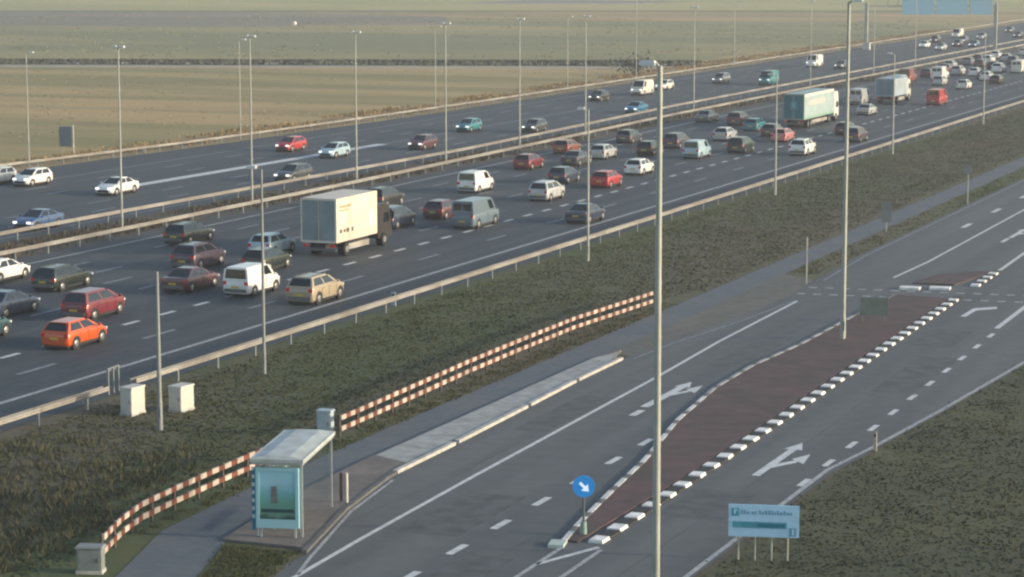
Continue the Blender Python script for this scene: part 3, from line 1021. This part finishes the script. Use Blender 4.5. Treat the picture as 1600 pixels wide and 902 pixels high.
pf.box((W_ / 2, -.02, pz + ph / 2 - .06), (pw, .16, .12)).box((W_ / 2, -.02, pz - ph / 2 + .16), (pw, .16, .32)).box((W_ / 2 - pw / 2 + .06, -.02, pz + .1), (.12, .16, ph - .44)).box((W_ / 2 + pw / 2 - .06, -.02, pz + .1), (.12, .16, ph - .44))
pfo = pf.build('poster_case', M['poster_frame'], root)
po = MB().box((W_ / 2, -.03, pz + .1), (pw - .24, .06, ph - .44)).build('poster', M['poster'], pfo)
for x in (W_ / 2 - .62, W_ / 2 + .62):
    MB().box((x, 0, .2), (.08, .1, .4)).build('leg', M['shelter_frame'], root)
bn = MB().box((.38, L_ / 2, .47), (.36, 3.2, .05)).build('bench', mat('bench_slats', (.25, .2, .15), .7), root)
for y in (1.2, 3.8):
    MB().box((.38, y, .22), (.06, .06, .45)).build('bench_leg', M['shelter_frame'], bn)
f_ = MB()
f_.loft([[(W_ / 2 - .26 + .05 * math.cos(a) * s_ * 2.6, -.068, 1.25 + z + .02 * math.sin(a)) for a in np.linspace(0, 2 * math.pi, 9)[:-1]] for z, s_ in ((0, 1.0), (.3, 1.3), (.6, 1.2), (.72, .5))])
f_ = MB().box((W_ / 2 - .12, -.062, 1.56), (.26, .006, .62), 0, 0, (.8, 1)).build('poster_figure', M['poster_figure'], po)
MB().box((W_ / 2, -.0615, 1.5 - .52 + .0), (1.2, .004, .13)).build('poster_foot', M['poster_dark'], po)

root = empty('pale_post', (-40.0, 81.2, .1), R(14))  # short pale post beside the far front corner of the shelter
tag(root, 'slim short pale post standing right of the shelter', 'bus stop post')
MB().cyl((0, 0, 0), (0, 0, 1.15), .06).build('post', M['white_box'], root, True)
MB().box((-.22, .05, .6), (.12, .08, 1.1)).build('brown_case', mat('case_brown', (.12, .08, .07), .6), root)


# ------------------------------------------------------------------ vehicles
SPEC = dict(  # L, W, H, belt, rear base, rear roof, front roof, windscreen base, bonnet height, rear deck
    hatch=(4.1, 1.76, 1.49, .98, -.488, -.385, .05, .30, .88, .9),
    sedan=(4.6, 1.8, 1.45, .95, -.40, -.20, .045, .275, .84, .98),
    wagon=(4.65, 1.8, 1.49, .97, -.492, -.40, .045, .27, .85, .95),
    suv=(4.5, 1.86, 1.68, 1.1, -.49, -.40, .06, .29, 1.0, 1.05),
    mpv=(4.4, 1.8, 1.64, 1.04, -.49, -.42, .10, .36, .95, 1.0),
    smallvan=(4.4, 1.82, 1.84, 1.06, -.492, -.475, .14, .33, .96, 1.0),
    van=(5.2, 1.95, 2.15, 1.18, -.494, -.484, .23, .39, 1.06, 1.1))
import bmesh


def quad_pt(c, u, v):
    a = [c[0][k] + (c[1][k] - c[0][k]) * u for k in range(3)]
    b = [c[3][k] + (c[2][k] - c[3][k]) * u for k in range(3)]
    return [a[k] + (b[k] - a[k]) * v for k in range(3)]


def panel(c, u0, u1, v0, v1, off=.012, th=.03):
    """thin window let into a face given by its four corners"""
    q = [Vector(quad_pt(c, u, v)) for u, v in ((u0, v0), (u1, v0), (u1, v1), (u0, v1))]
    n = (q[1] - q[0]).cross(q[3] - q[0]).normalized()
    mb = MB()
    mb.add([p + n * off for p in q] + [p - n * th for p in q], [(0, 1, 2, 3), (7, 6, 5, 4), (0, 4, 5, 1), (1, 5, 6, 2), (2, 6, 7, 3), (3, 7, 4, 0)])
    return mb


def wheels(root, L, W, r, ax, wd=.2, rim=True):
    for y in ax:
        for s in (-1, 1):
            x0, x1 = s * (W / 2 - wd - .015), s * (W / 2 + .005)
            t = MB().cyl((x0, y, r), (x1, y, r), r, None, 20).build('wheel', M['tyre'], root, True)
            if rim:
                MB().cyl((x1 - s * .01, y, r), (x1 + s * .012, y, r), r * .62, r * .5, 14).build('rim', M['rim'], t, True)


def build_car(kind, pm, lite=False, lit=False):
    L, W, H, zb, yb0, yr0, yr1, yb1, zh, zd = SPEC[kind]
    root = empty({'van': 'van', 'smallvan': 'van'}.get(kind, 'car'), (0, 0, 0))
    st = []
    hw = W / 2
    back = kind in ('hatch', 'wagon', 'suv', 'mpv', 'smallvan', 'van')
    if back:
        st += [(-.5, .8, .42, zb - .34), (-.495, .9, .3, zb - .16), (-.482, .955, .22, zb - .05), (-.44, .99, .2, zb)]
    else:
        st += [(-.5, .84, .42, zd - .14), (-.49, .94, .26, zd - .02), (-.44, .98, .2, zd)]
        st += [(yb0 - .02, 1, .19, zd + .0)]
    st += [(-.3, 1, .18, zb), (0, 1.0, .18, zb - .005), (yb1 - .03, 1, .18, zb - .02), (yb1 + .05, .99, .19, zh + .07), (.39, .965, .2, zh - .03), (.45, .91, .22, zh - .12), (.48, .83, .25, zh - .23), (.495, .72, .3, zh - .34), (.5, .62, .36, zh - .42)]
    rings = []
    for fy, ws, z0, zt in st:
        y = fy * L
        w_ = hw * ws
        zm = (z0 + zt) / 2
        half = [(w_ * .84, z0), (w_ * .955, z0 + .08), (w_ * .985, z0 + .2 * (zt - z0)), (w_, zm), (w_ * .99, zm + .25 * (zt - z0)), (w_ * .95, zt - .05), (w_ * .88, zt - .01), (w_ * .7, zt + .01)]
        ring = [(x, y, z) for x, z in half] + [(0, y, zt + .03)] + [(-x, y, z) for x, z in half[::-1]] + [(0, y, z0)]
        rings.append(ring)
    bd = MB().loft(rings)
    body = bd.build('body', pm, root, True)
    # greenhouse
    bw, rw = hw * .94, hw * (.71 if kind not in ('van', 'smallvan') else .85)
    y0, y1, y2, y3 = yb0 * L, yr0 * L, yr1 * L, yb1 * L
    zl, zr = zb - .06, H
    C = dict(rl=(-bw, y0, zl), rr=(bw, y0, zl), fr=(bw * .94, y3, zl), fl=(-bw * .94, y3, zl), trl=(-rw, y1, zr - .04), trr=(rw, y1, zr - .04), tfr=(rw * .96, y2, zr - .03), tfl=(-rw * .96, y2, zr - .03))
    me = bpy.data.meshes.new('cabin')
    bm = bmesh.new()
    vs = {k: bm.verts.new(v) for k, v in C.items()}
    for f in (('rl', 'rr', 'trr', 'trl'), ('rr', 'fr', 'tfr', 'trr'), ('fr', 'fl', 'tfl', 'tfr'), ('fl', 'rl', 'trl', 'tfl'), ('trl', 'trr', 'tfr', 'tfl')):
        bm.faces.new([vs[k] for k in f])
    ed = [e for e in bm.edges if e.verts[0].co.z > zr - .1 and e.verts[1].co.z > zr - .1]
    bmesh.ops.bevel(bm, geom=ed, offset=.1 if kind != 'van' else .08, segments=4, affect='EDGES')
    bmesh.ops.recalc_face_normals(bm, faces=bm.faces[:])
    bm.to_mesh(me)
    bm.free()
    me.materials.append(pm)
    me.polygons.foreach_set('use_smooth', [True] * len(me.polygons))
    me.set_sharp_from_angle(angle=R(35))
    cab = bpy.data.objects.new('cabin', me)
    COL.objects.link(cab)
    cab.parent = root
    gl = M['glass']
    panel([C['fr'], C['fl'], C['tfl'], C['tfr']], .06, .94, .14, .93).build('windscreen', gl, root)
    if kind == 'van':
        for u0, u1 in ((.1, .47), (.53, .9)):
            panel([C['rl'], C['rr'], C['trr'], C['trl']], u0, u1, .3, .82).build('rear_window', gl, root)
    else:
        panel([C['rl'], C['rr'], C['trr'], C['trl']], .08, .92, .18, .88).build('rear_window', gl, root)
    if kind == 'van':
        sp = ((.74, .93),)
    elif kind == 'smallvan':
        sp = ((.66, .92),)
    else:
        sp = ((.09, .48), (.53, .9)) if not lite else ((.09, .9),)
    for u0, u1 in sp:
        panel([C['rr'], C['fr'], C['tfr'], C['trr']], u0, u1, .17, .86).build('side_window', gl, root)
        panel([C['fl'], C['rl'], C['trl'], C['tfl']], 1 - u1, 1 - u0, .17, .86).build('side_window', gl, root)
    wr = .325 if kind not in ('suv', 'van') else .365
    wheels(root, L, W, wr, (-.31 * L, .31 * L), rim=not lite)
    ub = MB()
    ub.box((0, 0, .2), (W * .82, L * .94, .16))
    for y in (-.31 * L, .31 * L):
        for s in (-1, 1):
            ub.cyl((s * (hw - .1), y, wr + .02), (s * (hw + .001), y, wr + .02), wr + .055, None, 20)
    ub.build('underbody', M['dark'], root)
    if not lite:
        for s in (-1, 1):
            MB().box((s * (hw * .99), 0, .27), (.03, L * .4, .09)).build('sill', M['dark'], root)
            for yy in ((.2, -.02, -.22) if kind not in ('van', 'smallvan') else (.22, .02)):
                MB().box((s * (hw + .001), yy * L, (zb + .3) / 2 + .02), (.012, .022, zb - .55)).build('door_seam', M['dark'], root)
            for yy in ((.04, -.16) if kind not in ('van', 'smallvan') else (.06,)):
                MB().box((s * (hw + .004), yy * L, zb - .17), (.03, .17, .035)).build('door_handle', M['chrome'], root)
        if kind in ('wagon', 'suv'):
            for s in (-1, 1):
                MB().box((s * hw * .62, (yr0 + yr1) / 2 * L, H + .02), (.04, (yr1 - yr0) * L * .86, .04)).build('roof_rail', M['dark'], root)
        if kind == 'hatch':
            MB().box((0, yr0 * L - .04, H - .06), (hw * 1.1, .16, .035)).build('spoiler', pm, root)
    zt = zb - .2 if back else zd - .16
    for s in (-1, 1):
        hgt = .3 if back else .16
        MB().box((s * hw * .8, -L * .487, zt), (hw * .26, .1, hgt * .7)).build('tail_light', M['tail'], root)
        MB().box((s * hw * .66, L * .481, zh - .2), (hw * .32, .12, .14)).build('headlight', M['head'] if lit else M['head_off'], root)
    if not lite:
        MB().box((0, -L * .497, .42), (W * .82, .1, .2)).build('rear_bumper', M['chrome'] if kind != 'hatch' else pm, root)
        MB().box((0, -L * .505, .62), (.5, .03, .11)).build('licence_plate', M['plate'], root)
        MB().box((0, L * .497, .42), (W * .6, .06, .2)).build('grille', M['dark'], root)
        for s in (-1, 1):
            MB().box((s * (hw + .07), y3 - .35, zb + .06), (.16, .1, .12)).build('wing_mirror', pm, root)
    return root


def build_truck(L, H, box_m, cab_m, rear_m, kind):
    root = empty('truck', (0, 0, 0))
    W = 2.65 if kind == 'box' else 2.5
    cl = 2.2
    y0, y1 = -L / 2, L / 2 - cl - .45
    zb = 1.05
    MB().box((0, -L * .02, .72), (.9, L * .94, .28)).build('chassis', M['dark'], root)
    cb = MB()
    cb.box((0, (y0 + y1) / 2, (zb + H) / 2), (W, y1 - y0, H - zb), 0)
    bx = cb.build('cargo_box', box_m, root)
    # frame edges of the box, the doors at its back
    fr = MB()
    for x in (-1, 1):
        fr.box((x * (W / 2 - .03), y0 - .006, (zb + H) / 2), (.12, .06, H - zb + .02))
    fr.box((0, y0 - .007, H - .05), (W - .2, .055, .14)).box((0, y0 - .007, zb + .04), (W - .2, .055, .14))
    fr.build('door_frame', box_m if kind != 'artic' else M['steel'], bx)
    for s in (-1, 1):
        dr = MB().box((s * (W / 4 - .02), y0 - .02, (zb + H) / 2), (W / 2 - .12, .03, H - zb - .26)).build('rear_door', rear_m, root)
        MB().box((s * .18, y0 - .045, (zb + H) / 2), (.035, .03, H - zb - .3)).build('lock_bar', M['steel'], dr)
    MB().box((0, y0 + .15, .55), (W * .94, .12, .18)).build('underrun_bar', M['chrome'], root)
    for s in (-1, 1):
        MB().box((s * .98, y0 + .06, .82), (.4, .08, .16)).build('tail_light', M['tail'], root)
        MB().box((s * (W / 2 - .03), (y0 + y1) / 2 + .3, .62), (.04, (y1 - y0) * .5, .4)).build('side_guard', M['steel'], root)
    axles = (y0 + 1.7, L / 2 - 1.35) if kind != 'artic' else (y0 + 2.0, y0 + 3.3, y0 + 4.6, L / 2 - 4.6, L / 2 - 1.35)
    for y in axles:
        for s in (-1, 1):
            x1 = s * (W / 2 - .02)
            t = MB().cyl((x1 - s * .5, y, .48), (x1, y, .48), .48, None, 22).build('wheel', M['tyre'], root, True)
            MB().cyl((x1 - s * .05, y, .48), (x1 + s * .01, y, .48), .28, .22, 14).build('rim', M['rim'], t, True)
    hc = min(H - .15, 3.0) if kind != 'artic' else 3.6
    ya, yb = L / 2 - cl, L / 2
    prof = [(ya, .6), (yb - .02, .6), (yb, 1.2), (yb - .04, 1.75), (yb - .35, hc - .25), (yb - .7, hc), (ya, hc)]
    cm = MB()
    cm.loft([[(s * 1.18, y, z) for y, z in prof] for s in (-1, 1)])
    cbm = cm.build('cab', cab_m, root)
    c4 = [(1.0, yb - .03, 1.72), (-1.0, yb - .03, 1.72), (-1.0, yb - .34, hc - .3), (1.0, yb - .34, hc - .3)]
    panel(c4, .02, .98, .02, .98, .03).build('windscreen', M['glass'], cbm)
    for s in (-1, 1):
        MB().box((s * 1.185, yb - .85, 2.0), (.03, .95, .7), 0, 0, (1, .8)).build('side_window', M['glass'], cbm)
        MB().box((s * .85, yb - .02, .95), (.4, .08, .2)).build('headlight', M['head_off'], root)
        MB().box((s * 1.36, yb - .1, 2.1), (.16, .12, .55)).build('wing_mirror', M['dark'], cbm)
    return root, bx, (y0, y1, zb, H, W)


CACHE = {}
RIGHT, LEFT, FARR, FARL = ('vehicles queuing on the near carriageway', 'oncoming vehicles on the far carriageway',
                           'distant cars in the jam at the upper right', 'distant oncoming cars near the gantry')


def car(kind, col, x, y, label, cat=None, group=RIGHT, on=False, jit=0.0):
    lite = y > 330
    key = (kind, col, lite, on)
    if key in CACHE:
        r_ = copy_tree(CACHE[key])
    else:
        r_ = build_car(kind, P[col], lite, on)
        CACHE[key] = r_
    r_.location = (x, y, .022)
    r_.rotation_euler = (0, 0, (math.pi if on else 0) + R(jit))
    tag(r_, label, cat or ('van' if 'van' in kind else 'car'), group)
    return r_


# near carriageway, driving away, from the lower left to the upper right
car('sedan', 'white', -88.0, 129.4, 'white car cut by the left edge beside the central guard rail', jit=1)
car('wagon', 'green', -82.5, 128.0, 'blackish green estate car at the left with the sun on its tail')
car('sedan', 'navy', -79.4, 117.3, 'dark blue saloon cut by the left edge, behind the dark teal hatchback')
car('hatch', 'teal', -75.9, 109.4, 'dark teal hatchback cut by the left edge, level with the orange car')
car('mpv', 'darkred', -74.4, 118.6, 'dark red people carrier with a pale roof right behind the orange car')
car('hatch', 'orange', -69.9, 109.5, 'bright orange hatchback at the lower left of the jam')
car('wagon', 'green', -87.0, 151.6, 'dark green estate car in the lane nearest the central rail, left of the box truck')
car('suv', 'plum', -79.6, 139.9, 'plum coloured off-roader just behind the white van')
car('sedan', 'maroon', -74.8, 130.4, 'dark maroon saloon left beside the small white van')
car('smallvan', 'white', -70.5, 130.4, 'small white panel van with its right side in full sun', 'van')
car('hatch', 'paleblue', -78.4, 148.0, 'pale blue hatchback to the left of the box truck')
car('hatch', 'green', -74.9, 140.6, 'dark green hatchback half hidden behind the small white van')
car('suv', 'beige', -65.4, 128.9, 'beige off-roader with a silver roof in the outermost lane')
car('suv', 'black', -84.3, 178.6, 'black off-roader showing just its roof behind the box truck')
car('mpv', 'navy', -77.5, 166.0, 'dark navy people carrier in front of the box truck')
car('hatch', 'maroon', -76.6, 173.0, 'maroon hatchback left of the blue grey van')
car('van', 'slate', -72.0, 168.7, 'blue grey delivery van in the middle of the jam', 'van')
car('smallvan', 'white', -82.3, 193.0, 'white van seen above the roof of the blue grey delivery van', 'van')
car('hatch', 'darkred', -86.2, 215.0, 'dark red hatchback in the lane next to the central rail')
car('sedan', 'darkgrey', -83.4, 220.5, 'dark grey saloon right of the dark red hatchback')
car('hatch', 'rust', -89.0, 232.5, 'rust brown hatchback close to the central rail')
car('hatch', 'navy', -78.2, 203.6, 'navy hatchback just above the silver people carrier')
car('mpv', 'silver', -74.1, 188.9, 'silver people carrier with a sunlit rear corner')
car('hatch', 'red', -73.3, 201.3, 'red hatchback behind the near verge lamp post')
car('sedan', 'navy', -65.4, 174.9, 'dark blue saloon low in the outer lane behind the lamp post')
car('hatch', 'silver', -83.5, 228.3, 'silver hatchback above the red hatchback')
car('hatch', 'white', -74.6, 213.8, 'white hatchback left of the tall foreground lamp post')
car('hatch', 'darkgrey', -87.7, 247.9, 'dark grey hatchback beside the central rail left of the tall lamp post')
car('hatch', 'green', -80.6, 234.2, 'dark green hatchback just above the white hatchback')
car('mpv', 'plum', -80.9, 243.6, 'plum people carrier right of the tall foreground lamp post')
car('smallvan', 'paleblue', -75.1, 232.7, 'pale blue van with a sunlit cab right of the tall foreground lamp post', 'van')
car('hatch', 'silver', -79.1, 255.1, 'silver hatchback above the pale blue van')
car('mpv', 'green', -73.0, 240.9, 'dark green people carrier right of the pale blue van')
car('sedan', 'grey', -89.6, 281.4, 'grey saloon beside the central rail, first left of the artic trailer row')
car('mpv', 'maroon', -84.5, 277.7, 'maroon people carrier between the grey saloon and the teal hatchback')
car('hatch', 'brightteal', -80.2, 270.0, 'teal hatchback just left of the artic trailer')
car('hatch', 'rose', -72.8, 255.9, 'pinkish red hatchback below the artic trailer')
car('suv', 'white', -66.3, 240.4, 'white off-roader in the outer lane below the artic trailer')
car('mpv', 'plum', -65.5, 259.0, 'plum people carrier right of the tall island lamp post')
car('sedan', 'silver', -74.7, 300.7, 'silver saloon in sun to the right of the tall island lamp post')
car('van', 'silver', -80.7, 321.0, 'pale grey van left of the blue curtain truck', 'van')
car('van', 'rust', -87.2, 376.8, 'rust brown van above the blue curtain truck', 'van')
car('van', 'white', -84.0, 385.5, 'white van right of the rust brown van', 'van')
car('van', 'red', -70.9, 323.9, 'bright red van in the outer lanes at the upper right', 'van')
car('hatch', 'silver', -80.5, 369.6, 'silver hatchback just above the bright red van')
car('hatch', 'cream', -75.0, 361.1, 'cream hatchback right of the bright red van')
FC = [('mpv', 'silver', -84.2, 400.2, 'silver people carrier above the cream hatchback'), ('hatch', 'white', -80.9, 398.0, 'white hatchback right of the silver people carrier in the far jam'),
      ('suv', 'white', -79.7, 411.5, 'white off-roader before the last lamp post of the near verge'), ('van', 'cream', -76.4, 412.0, 'cream van at the right edge of the far jam'),
      ('hatch', 'grey', -89.7, 435.2, 'grey hatchback of the far jam beside the central rail'), ('hatch', 'darkgrey', -86.0, 427.5, 'dark grey hatchback of the far jam in the second lane'),
      ('hatch', 'white', -90.2, 463, 'white hatchback of the far jam next to the central rail'), ('hatch', 'silver', -86.3, 452.8, 'silver hatchback of the far jam in the second lane'),
      ('hatch', 'cream', -87.9, 479, 'cream hatchback at the right edge below the central rail'), ('sedan', 'black', -90.4, 447.5, 'black saloon of the far jam next to the central rail'),
      ('hatch', 'plum', -90.4, 503.7, 'plum hatchback farthest along the central rail'), ('hatch', 'maroon', -87.9, 408.5, 'maroon hatchback left of the silver people carrier in the far jam'),
      ('sedan', 'darkgrey', -77.9, 390.5, 'dark grey saloon just below the white hatchback in the far jam'), ('hatch', 'black', -82.4, 421, 'black hatchback in the middle of the far jam'),
      ('mpv', 'navy', -82.6, 440, 'navy people carrier in the middle of the far jam'), ('hatch', 'white', -79.0, 430, 'white hatchback near the right edge above the cream van'),
      ('hatch', 'maroon', -87.4, 392, 'maroon hatchback right behind the rust brown van'), ('mpv', 'grey', -84.0, 465, 'grey people carrier at the right edge of the far jam')]
FC += [('hatch', 'silver', -90.0, 421.5, 'silver hatchback hugging the central rail just past the rust brown van'), ('mpv', 'white', -87.4, 441.5, 'white people carrier in the thick of the far jam'),
       ('hatch', 'white', -76.6, 386.0, 'white hatchback in the outer lane ahead of the cream hatchback'), ('hatch', 'black', -73.2, 376.5, 'black hatchback in the outermost lane ahead of the bright red van'),
       ('wagon', 'navy', -79.2, 447.0, 'navy estate car at the right edge of the far jam')]
car('hatch', 'darkgrey', -75.9, 262.5, 'dark grey hatchback tucked in behind the tail of the artic trailer')
car('van', 'paleblue', -84.0, 357.5, 'pale blue van half hidden behind the blue curtain truck', 'van')
car('hatch', 'plum', -68.9, 268.0, 'plum hatchback in the lane beside the artic trailer')
car('hatch', 'silver', -84.0, 316.0, 'silver hatchback behind the pale grey van')
for k_, c_, x_, y_, l_ in FC:
    car(k_, c_, x_, y_, l_, group=FARR)

# far carriageway, coming towards the camera
car('hatch', 'silver', -124.6, 183.0, 'silver oncoming hatchback cut by the left edge', group=LEFT, on=True)
car('hatch', 'white', -121.0, 183.2, 'white oncoming hatchback at the left edge before the far guard rail', group=LEFT, on=True)
car('sedan', 'white', -110.0, 179.4, 'white oncoming saloon behind the first lamp post of the central reservation', group=LEFT, on=True)
car('sedan', 'blue', -101.9, 154.9, 'dark blue oncoming saloon with headlights on beside the central rail', group=LEFT, on=True)
car('hatch', 'red', -116.7, 224.6, 'red oncoming hatchback near the far guard rail', group=LEFT, on=True)
car('hatch', 'paleblue', -109.1, 219.4, 'pale blue oncoming hatchback right of the red one', group=LEFT, on=True)
car('wagon', 'darkgrey', -101.6, 195.9, 'dark grey oncoming estate car hugging the central rail above the box truck', group=LEFT, on=True)
car('hatch', 'maroon', -105.0, 231.9, 'maroon oncoming hatchback with bright headlights', group=LEFT, on=True)
car('hatch', 'brightteal', -110.2, 256.3, 'teal oncoming hatchback with two headlights on', group=LEFT, on=True)
car('hatch', 'darkgrey', -102.9, 258.3, 'dark grey oncoming hatchback by the central lamp post', group=LEFT, on=True)
car('hatch', 'black', -115.5, 313.8, 'black oncoming hatchback close to the far guard rail', group=LEFT, on=True)
car('van', 'cream', -114.7, 329.5, 'cream oncoming van left of the tall foreground lamp post', 'van', LEFT, True)
car('sedan', 'brightblue', -102.8, 293.1, 'bright blue oncoming saloon left of the tall foreground lamp post', group=LEFT, on=True)
car('hatch', 'cream', -115.8, 342.7, 'cream oncoming hatchback right of the tall foreground lamp post', group=LEFT, on=True)
car('mpv', 'grey', -113.1, 362.1, 'grey oncoming people carrier close to the far guard rail', group=LEFT, on=True)
car('van', 'brightteal', -105.4, 361.9, 'teal oncoming van in the middle of the far carriageway', 'van', LEFT, True)
car('van', 'white', -113.6, 418.5, 'white oncoming van left of the tall island lamp post', 'van', LEFT, True)
car('hatch', 'darkgrey', -107.3, 413.3, 'dark grey oncoming hatchback behind the tall island lamp post', group=LEFT, on=True)
for k_, c_, x_, y_, l_ in [('hatch', 'white', -113.6, 505.7, 'white oncoming hatchback below the gantry, leftmost of the far group'), ('hatch', 'silver', -107.7, 494.6, 'silver oncoming hatchback in the middle lane below the gantry'),
                           ('mpv', 'black', -117.5, 533.6, 'black oncoming people carrier below the gantry'), ('hatch', 'plum', -108.5, 514.5, 'plum oncoming hatchback below the gantry'),
                           ('suv', 'navy', -111.2, 532.5, 'navy oncoming off-roader below the gantry'), ('hatch', 'blue', -104.6, 512.6, 'blue oncoming hatchback by the right gantry leg'),
                           ('van', 'cream', -119.4, 565.8, 'cream oncoming van beyond the gantry'), ('hatch', 'grey', -112.5, 559.6, 'grey oncoming hatchback beyond the gantry'),
                           ('hatch', 'darkgrey', -114.5, 603.7, 'dark grey oncoming hatchback beyond the right gantry leg'), ('hatch', 'black', -106.2, 570.7, 'black oncoming hatchback near the right edge beyond the gantry')]:
    car(k_, c_, x_, y_, l_, 'van' if k_ == 'van' else 'car', FARL, True)

# trucks
BOXC = mat('box_panel_cream', (.6, .53, .42), .5, col2=(.66, .61, .53), scale=.7)
BOXR = mat('box_doors_shade_tint', (.2, .26, .28), .5, var=.12, scale=1.2)  # shaded look of the rear face put into the door colour
t, bx, (y0, y1, zb, H_, W2) = build_truck(9.1, 4.05, BOXC, mat('cab_brown', (.03, .026, .026), .4), BOXR, 'box')
t.location = (-74.4, 151.7, .022)
tag(t, 'box truck with a cream printed side and shade-tinted grey blue rear doors in the jam', 'truck', RIGHT)
pr = MB()
random.seed(5)
for z_, y_a, y_b, hh in ((3.45, y0 + .5, y0 + 2.2, .16), (3.2, y0 + .5, y0 + 1.7, .12)):
    yy = y_a
    while yy < y_b:
        wd = random.uniform(.1, .22)
        pr.box((W2 / 2 + .004, yy + wd / 2, z_), (.012, wd, hh), 0)
        yy += wd + .06
for yy, wd, hh in ((y0 + .7, .35, .26), (y0 + 1.25, .3, .22), (y0 + 1.75, .42, .3), (y0 + 2.5, .3, .3)):
    pr.box((W2 / 2 + .004, yy, 1.78), (.012, wd, hh), 1)
pr.box((W2 / 2 + .003, (y0 + y1) / 2, 1.35), (.01, (y1 - y0) * .96, .5), 2)
pr.box((W2 / 2 + .004, y1 - 1.0, 2.2), (.012, .7, .9), 3)
pr.build('side_print', [mat('print_brown', (.4, .28, .15), .5), mat('print_dark', (.1, .08, .05), .5), mat('print_pale', (.6, .5, .42), .5), mat('print_light', (.75, .72, .6), .5)], bx)

BOXT = mat('trailer_pale', (.32, .42, .42), .5, var=.1, scale=.8)
t, bx, (y0, y1, zb, H_, W2) = build_truck(16.0, 4.0, BOXT, P['white'], mat('trailer_doors', (.025, .14, .17), .45, var=.15, scale=1.2), 'artic')
t.location = (-76.8, 282.2, .022)
tag(t, 'articulated lorry with teal rear doors and a pale sided trailer', 'truck', RIGHT)
MB().box((W2 / 2 + .003, (y0 + y1) / 2, 3.85), (.012, (y1 - y0) * .99, .28), 0).box((W2 / 2 + .003, (y0 + y1) / 2, 1.2), (.012, (y1 - y0) * .99, .25), 1).box((W2 / 2 + .004, (y0 + y1) / 2 - 1, 2.9), (.012, (y1 - y0) * .55, .6), 2).build(
    'side_print', [mat('cream_strip', (.7, .66, .55), .5), mat('print_green', (.2, .36, .28), .5), mat('print_rose', (.52, .46, .44), .5)], bx)  # first box is a cream strip along the top of the trailer side
MB().box((0, y0 - .05, 2.7), (.75, .02, 1.0)).box((0, y0 - .063, 2.75), (.3, .012, .6), 1).build('rear_emblem', [mat('emblem_blue', (.1, .28, .36), .5), mat('emblem_pale', (.2, .42, .5), .5)], bx)

t, bx, _ = build_truck(10.0, 3.4, mat('curtain_slate', (.3, .36, .4), .55, var=.16, scale=.6), P['cream'], mat('slate_doors', (.12, .18, .23), .5, var=.1, scale=1), 'box')
t.location = (-77.6, 327.2, .022)
tag(t, 'blue grey curtain sided truck with a cream cab in the far jam', 'truck', RIGHT)

# ------------------------------------------------------------------ far field details
root = empty('bush', (-133.5, 379.5, 0))
tag(root, 'dark leafless bush at the end of the ditch beside the far guard rail', 'bush')
tr = MB()
for k in range(7):
    a = k * .9
    tr.cyl((.1 * math.cos(a), .1 * math.sin(a), 0), (1.3 * math.cos(a), 1.3 * math.sin(a), 1.6 + .5 * (k % 3)), .07, .02, 6)
tr.build('stem', mat('bush_bark', (.04, .035, .03), .9), root)
q = RNG.normal(0, 1, (500, 3)) * np.array([1.6, 1.6, .8]) + np.array([0, 0, 1.6])
cr_ = MB()
for p_ in q:
    if p_[2] < .2:
        continue
    e1, e2 = RNG.normal(0, .22, 3), RNG.normal(0, .22, 3)
    cr_.add([p_, p_ + e1, p_ + e2], [(0, 1, 2)])
cr_.build('foliage', mat('bush_leaf', (.03, .035, .024), .9), root)
for x_, y_, lb in ((-404, 579, 'small pale bale lying in the brownish far field at the left'), (-304, 588, 'small bright white bale lying alone in the far green field')):
    o = MB().cyl((0, -.5, .5), (0, .5, .5), .5, None, 20).build('hay_bale', mat('bale_wrap', (.75, .72, .68), .5), None, True)
    o.location = (x_, y_, .03)
    tag(o, lb, 'bale', 'wrapped bales in the far fields')

# ------------------------------------------------------------------ haze
hz = MB()
hz.box((-500, 1800, 10.9), (7400, 4600, 23.8))
h = hz.build('haze', mat('haze_air', (1, 1, 1)))
hm = h.data.materials[0]
hn, hl = hm.node_tree.nodes, hm.node_tree.links
hn.remove(hn['Principled BSDF'])
vol = hn.new('ShaderNodeVolumePrincipled')
vol.inputs['Color'].default_value = (.86, .89, .93, 1)
vol.inputs['Density'].default_value = .00036
vol.inputs['Anisotropy'].default_value = .2
hl.new(vol.outputs[0], hn['Material Output'].inputs['Volume'])
stuff(h, 'thin pale air veiling the distant road and meadows', 'haze')
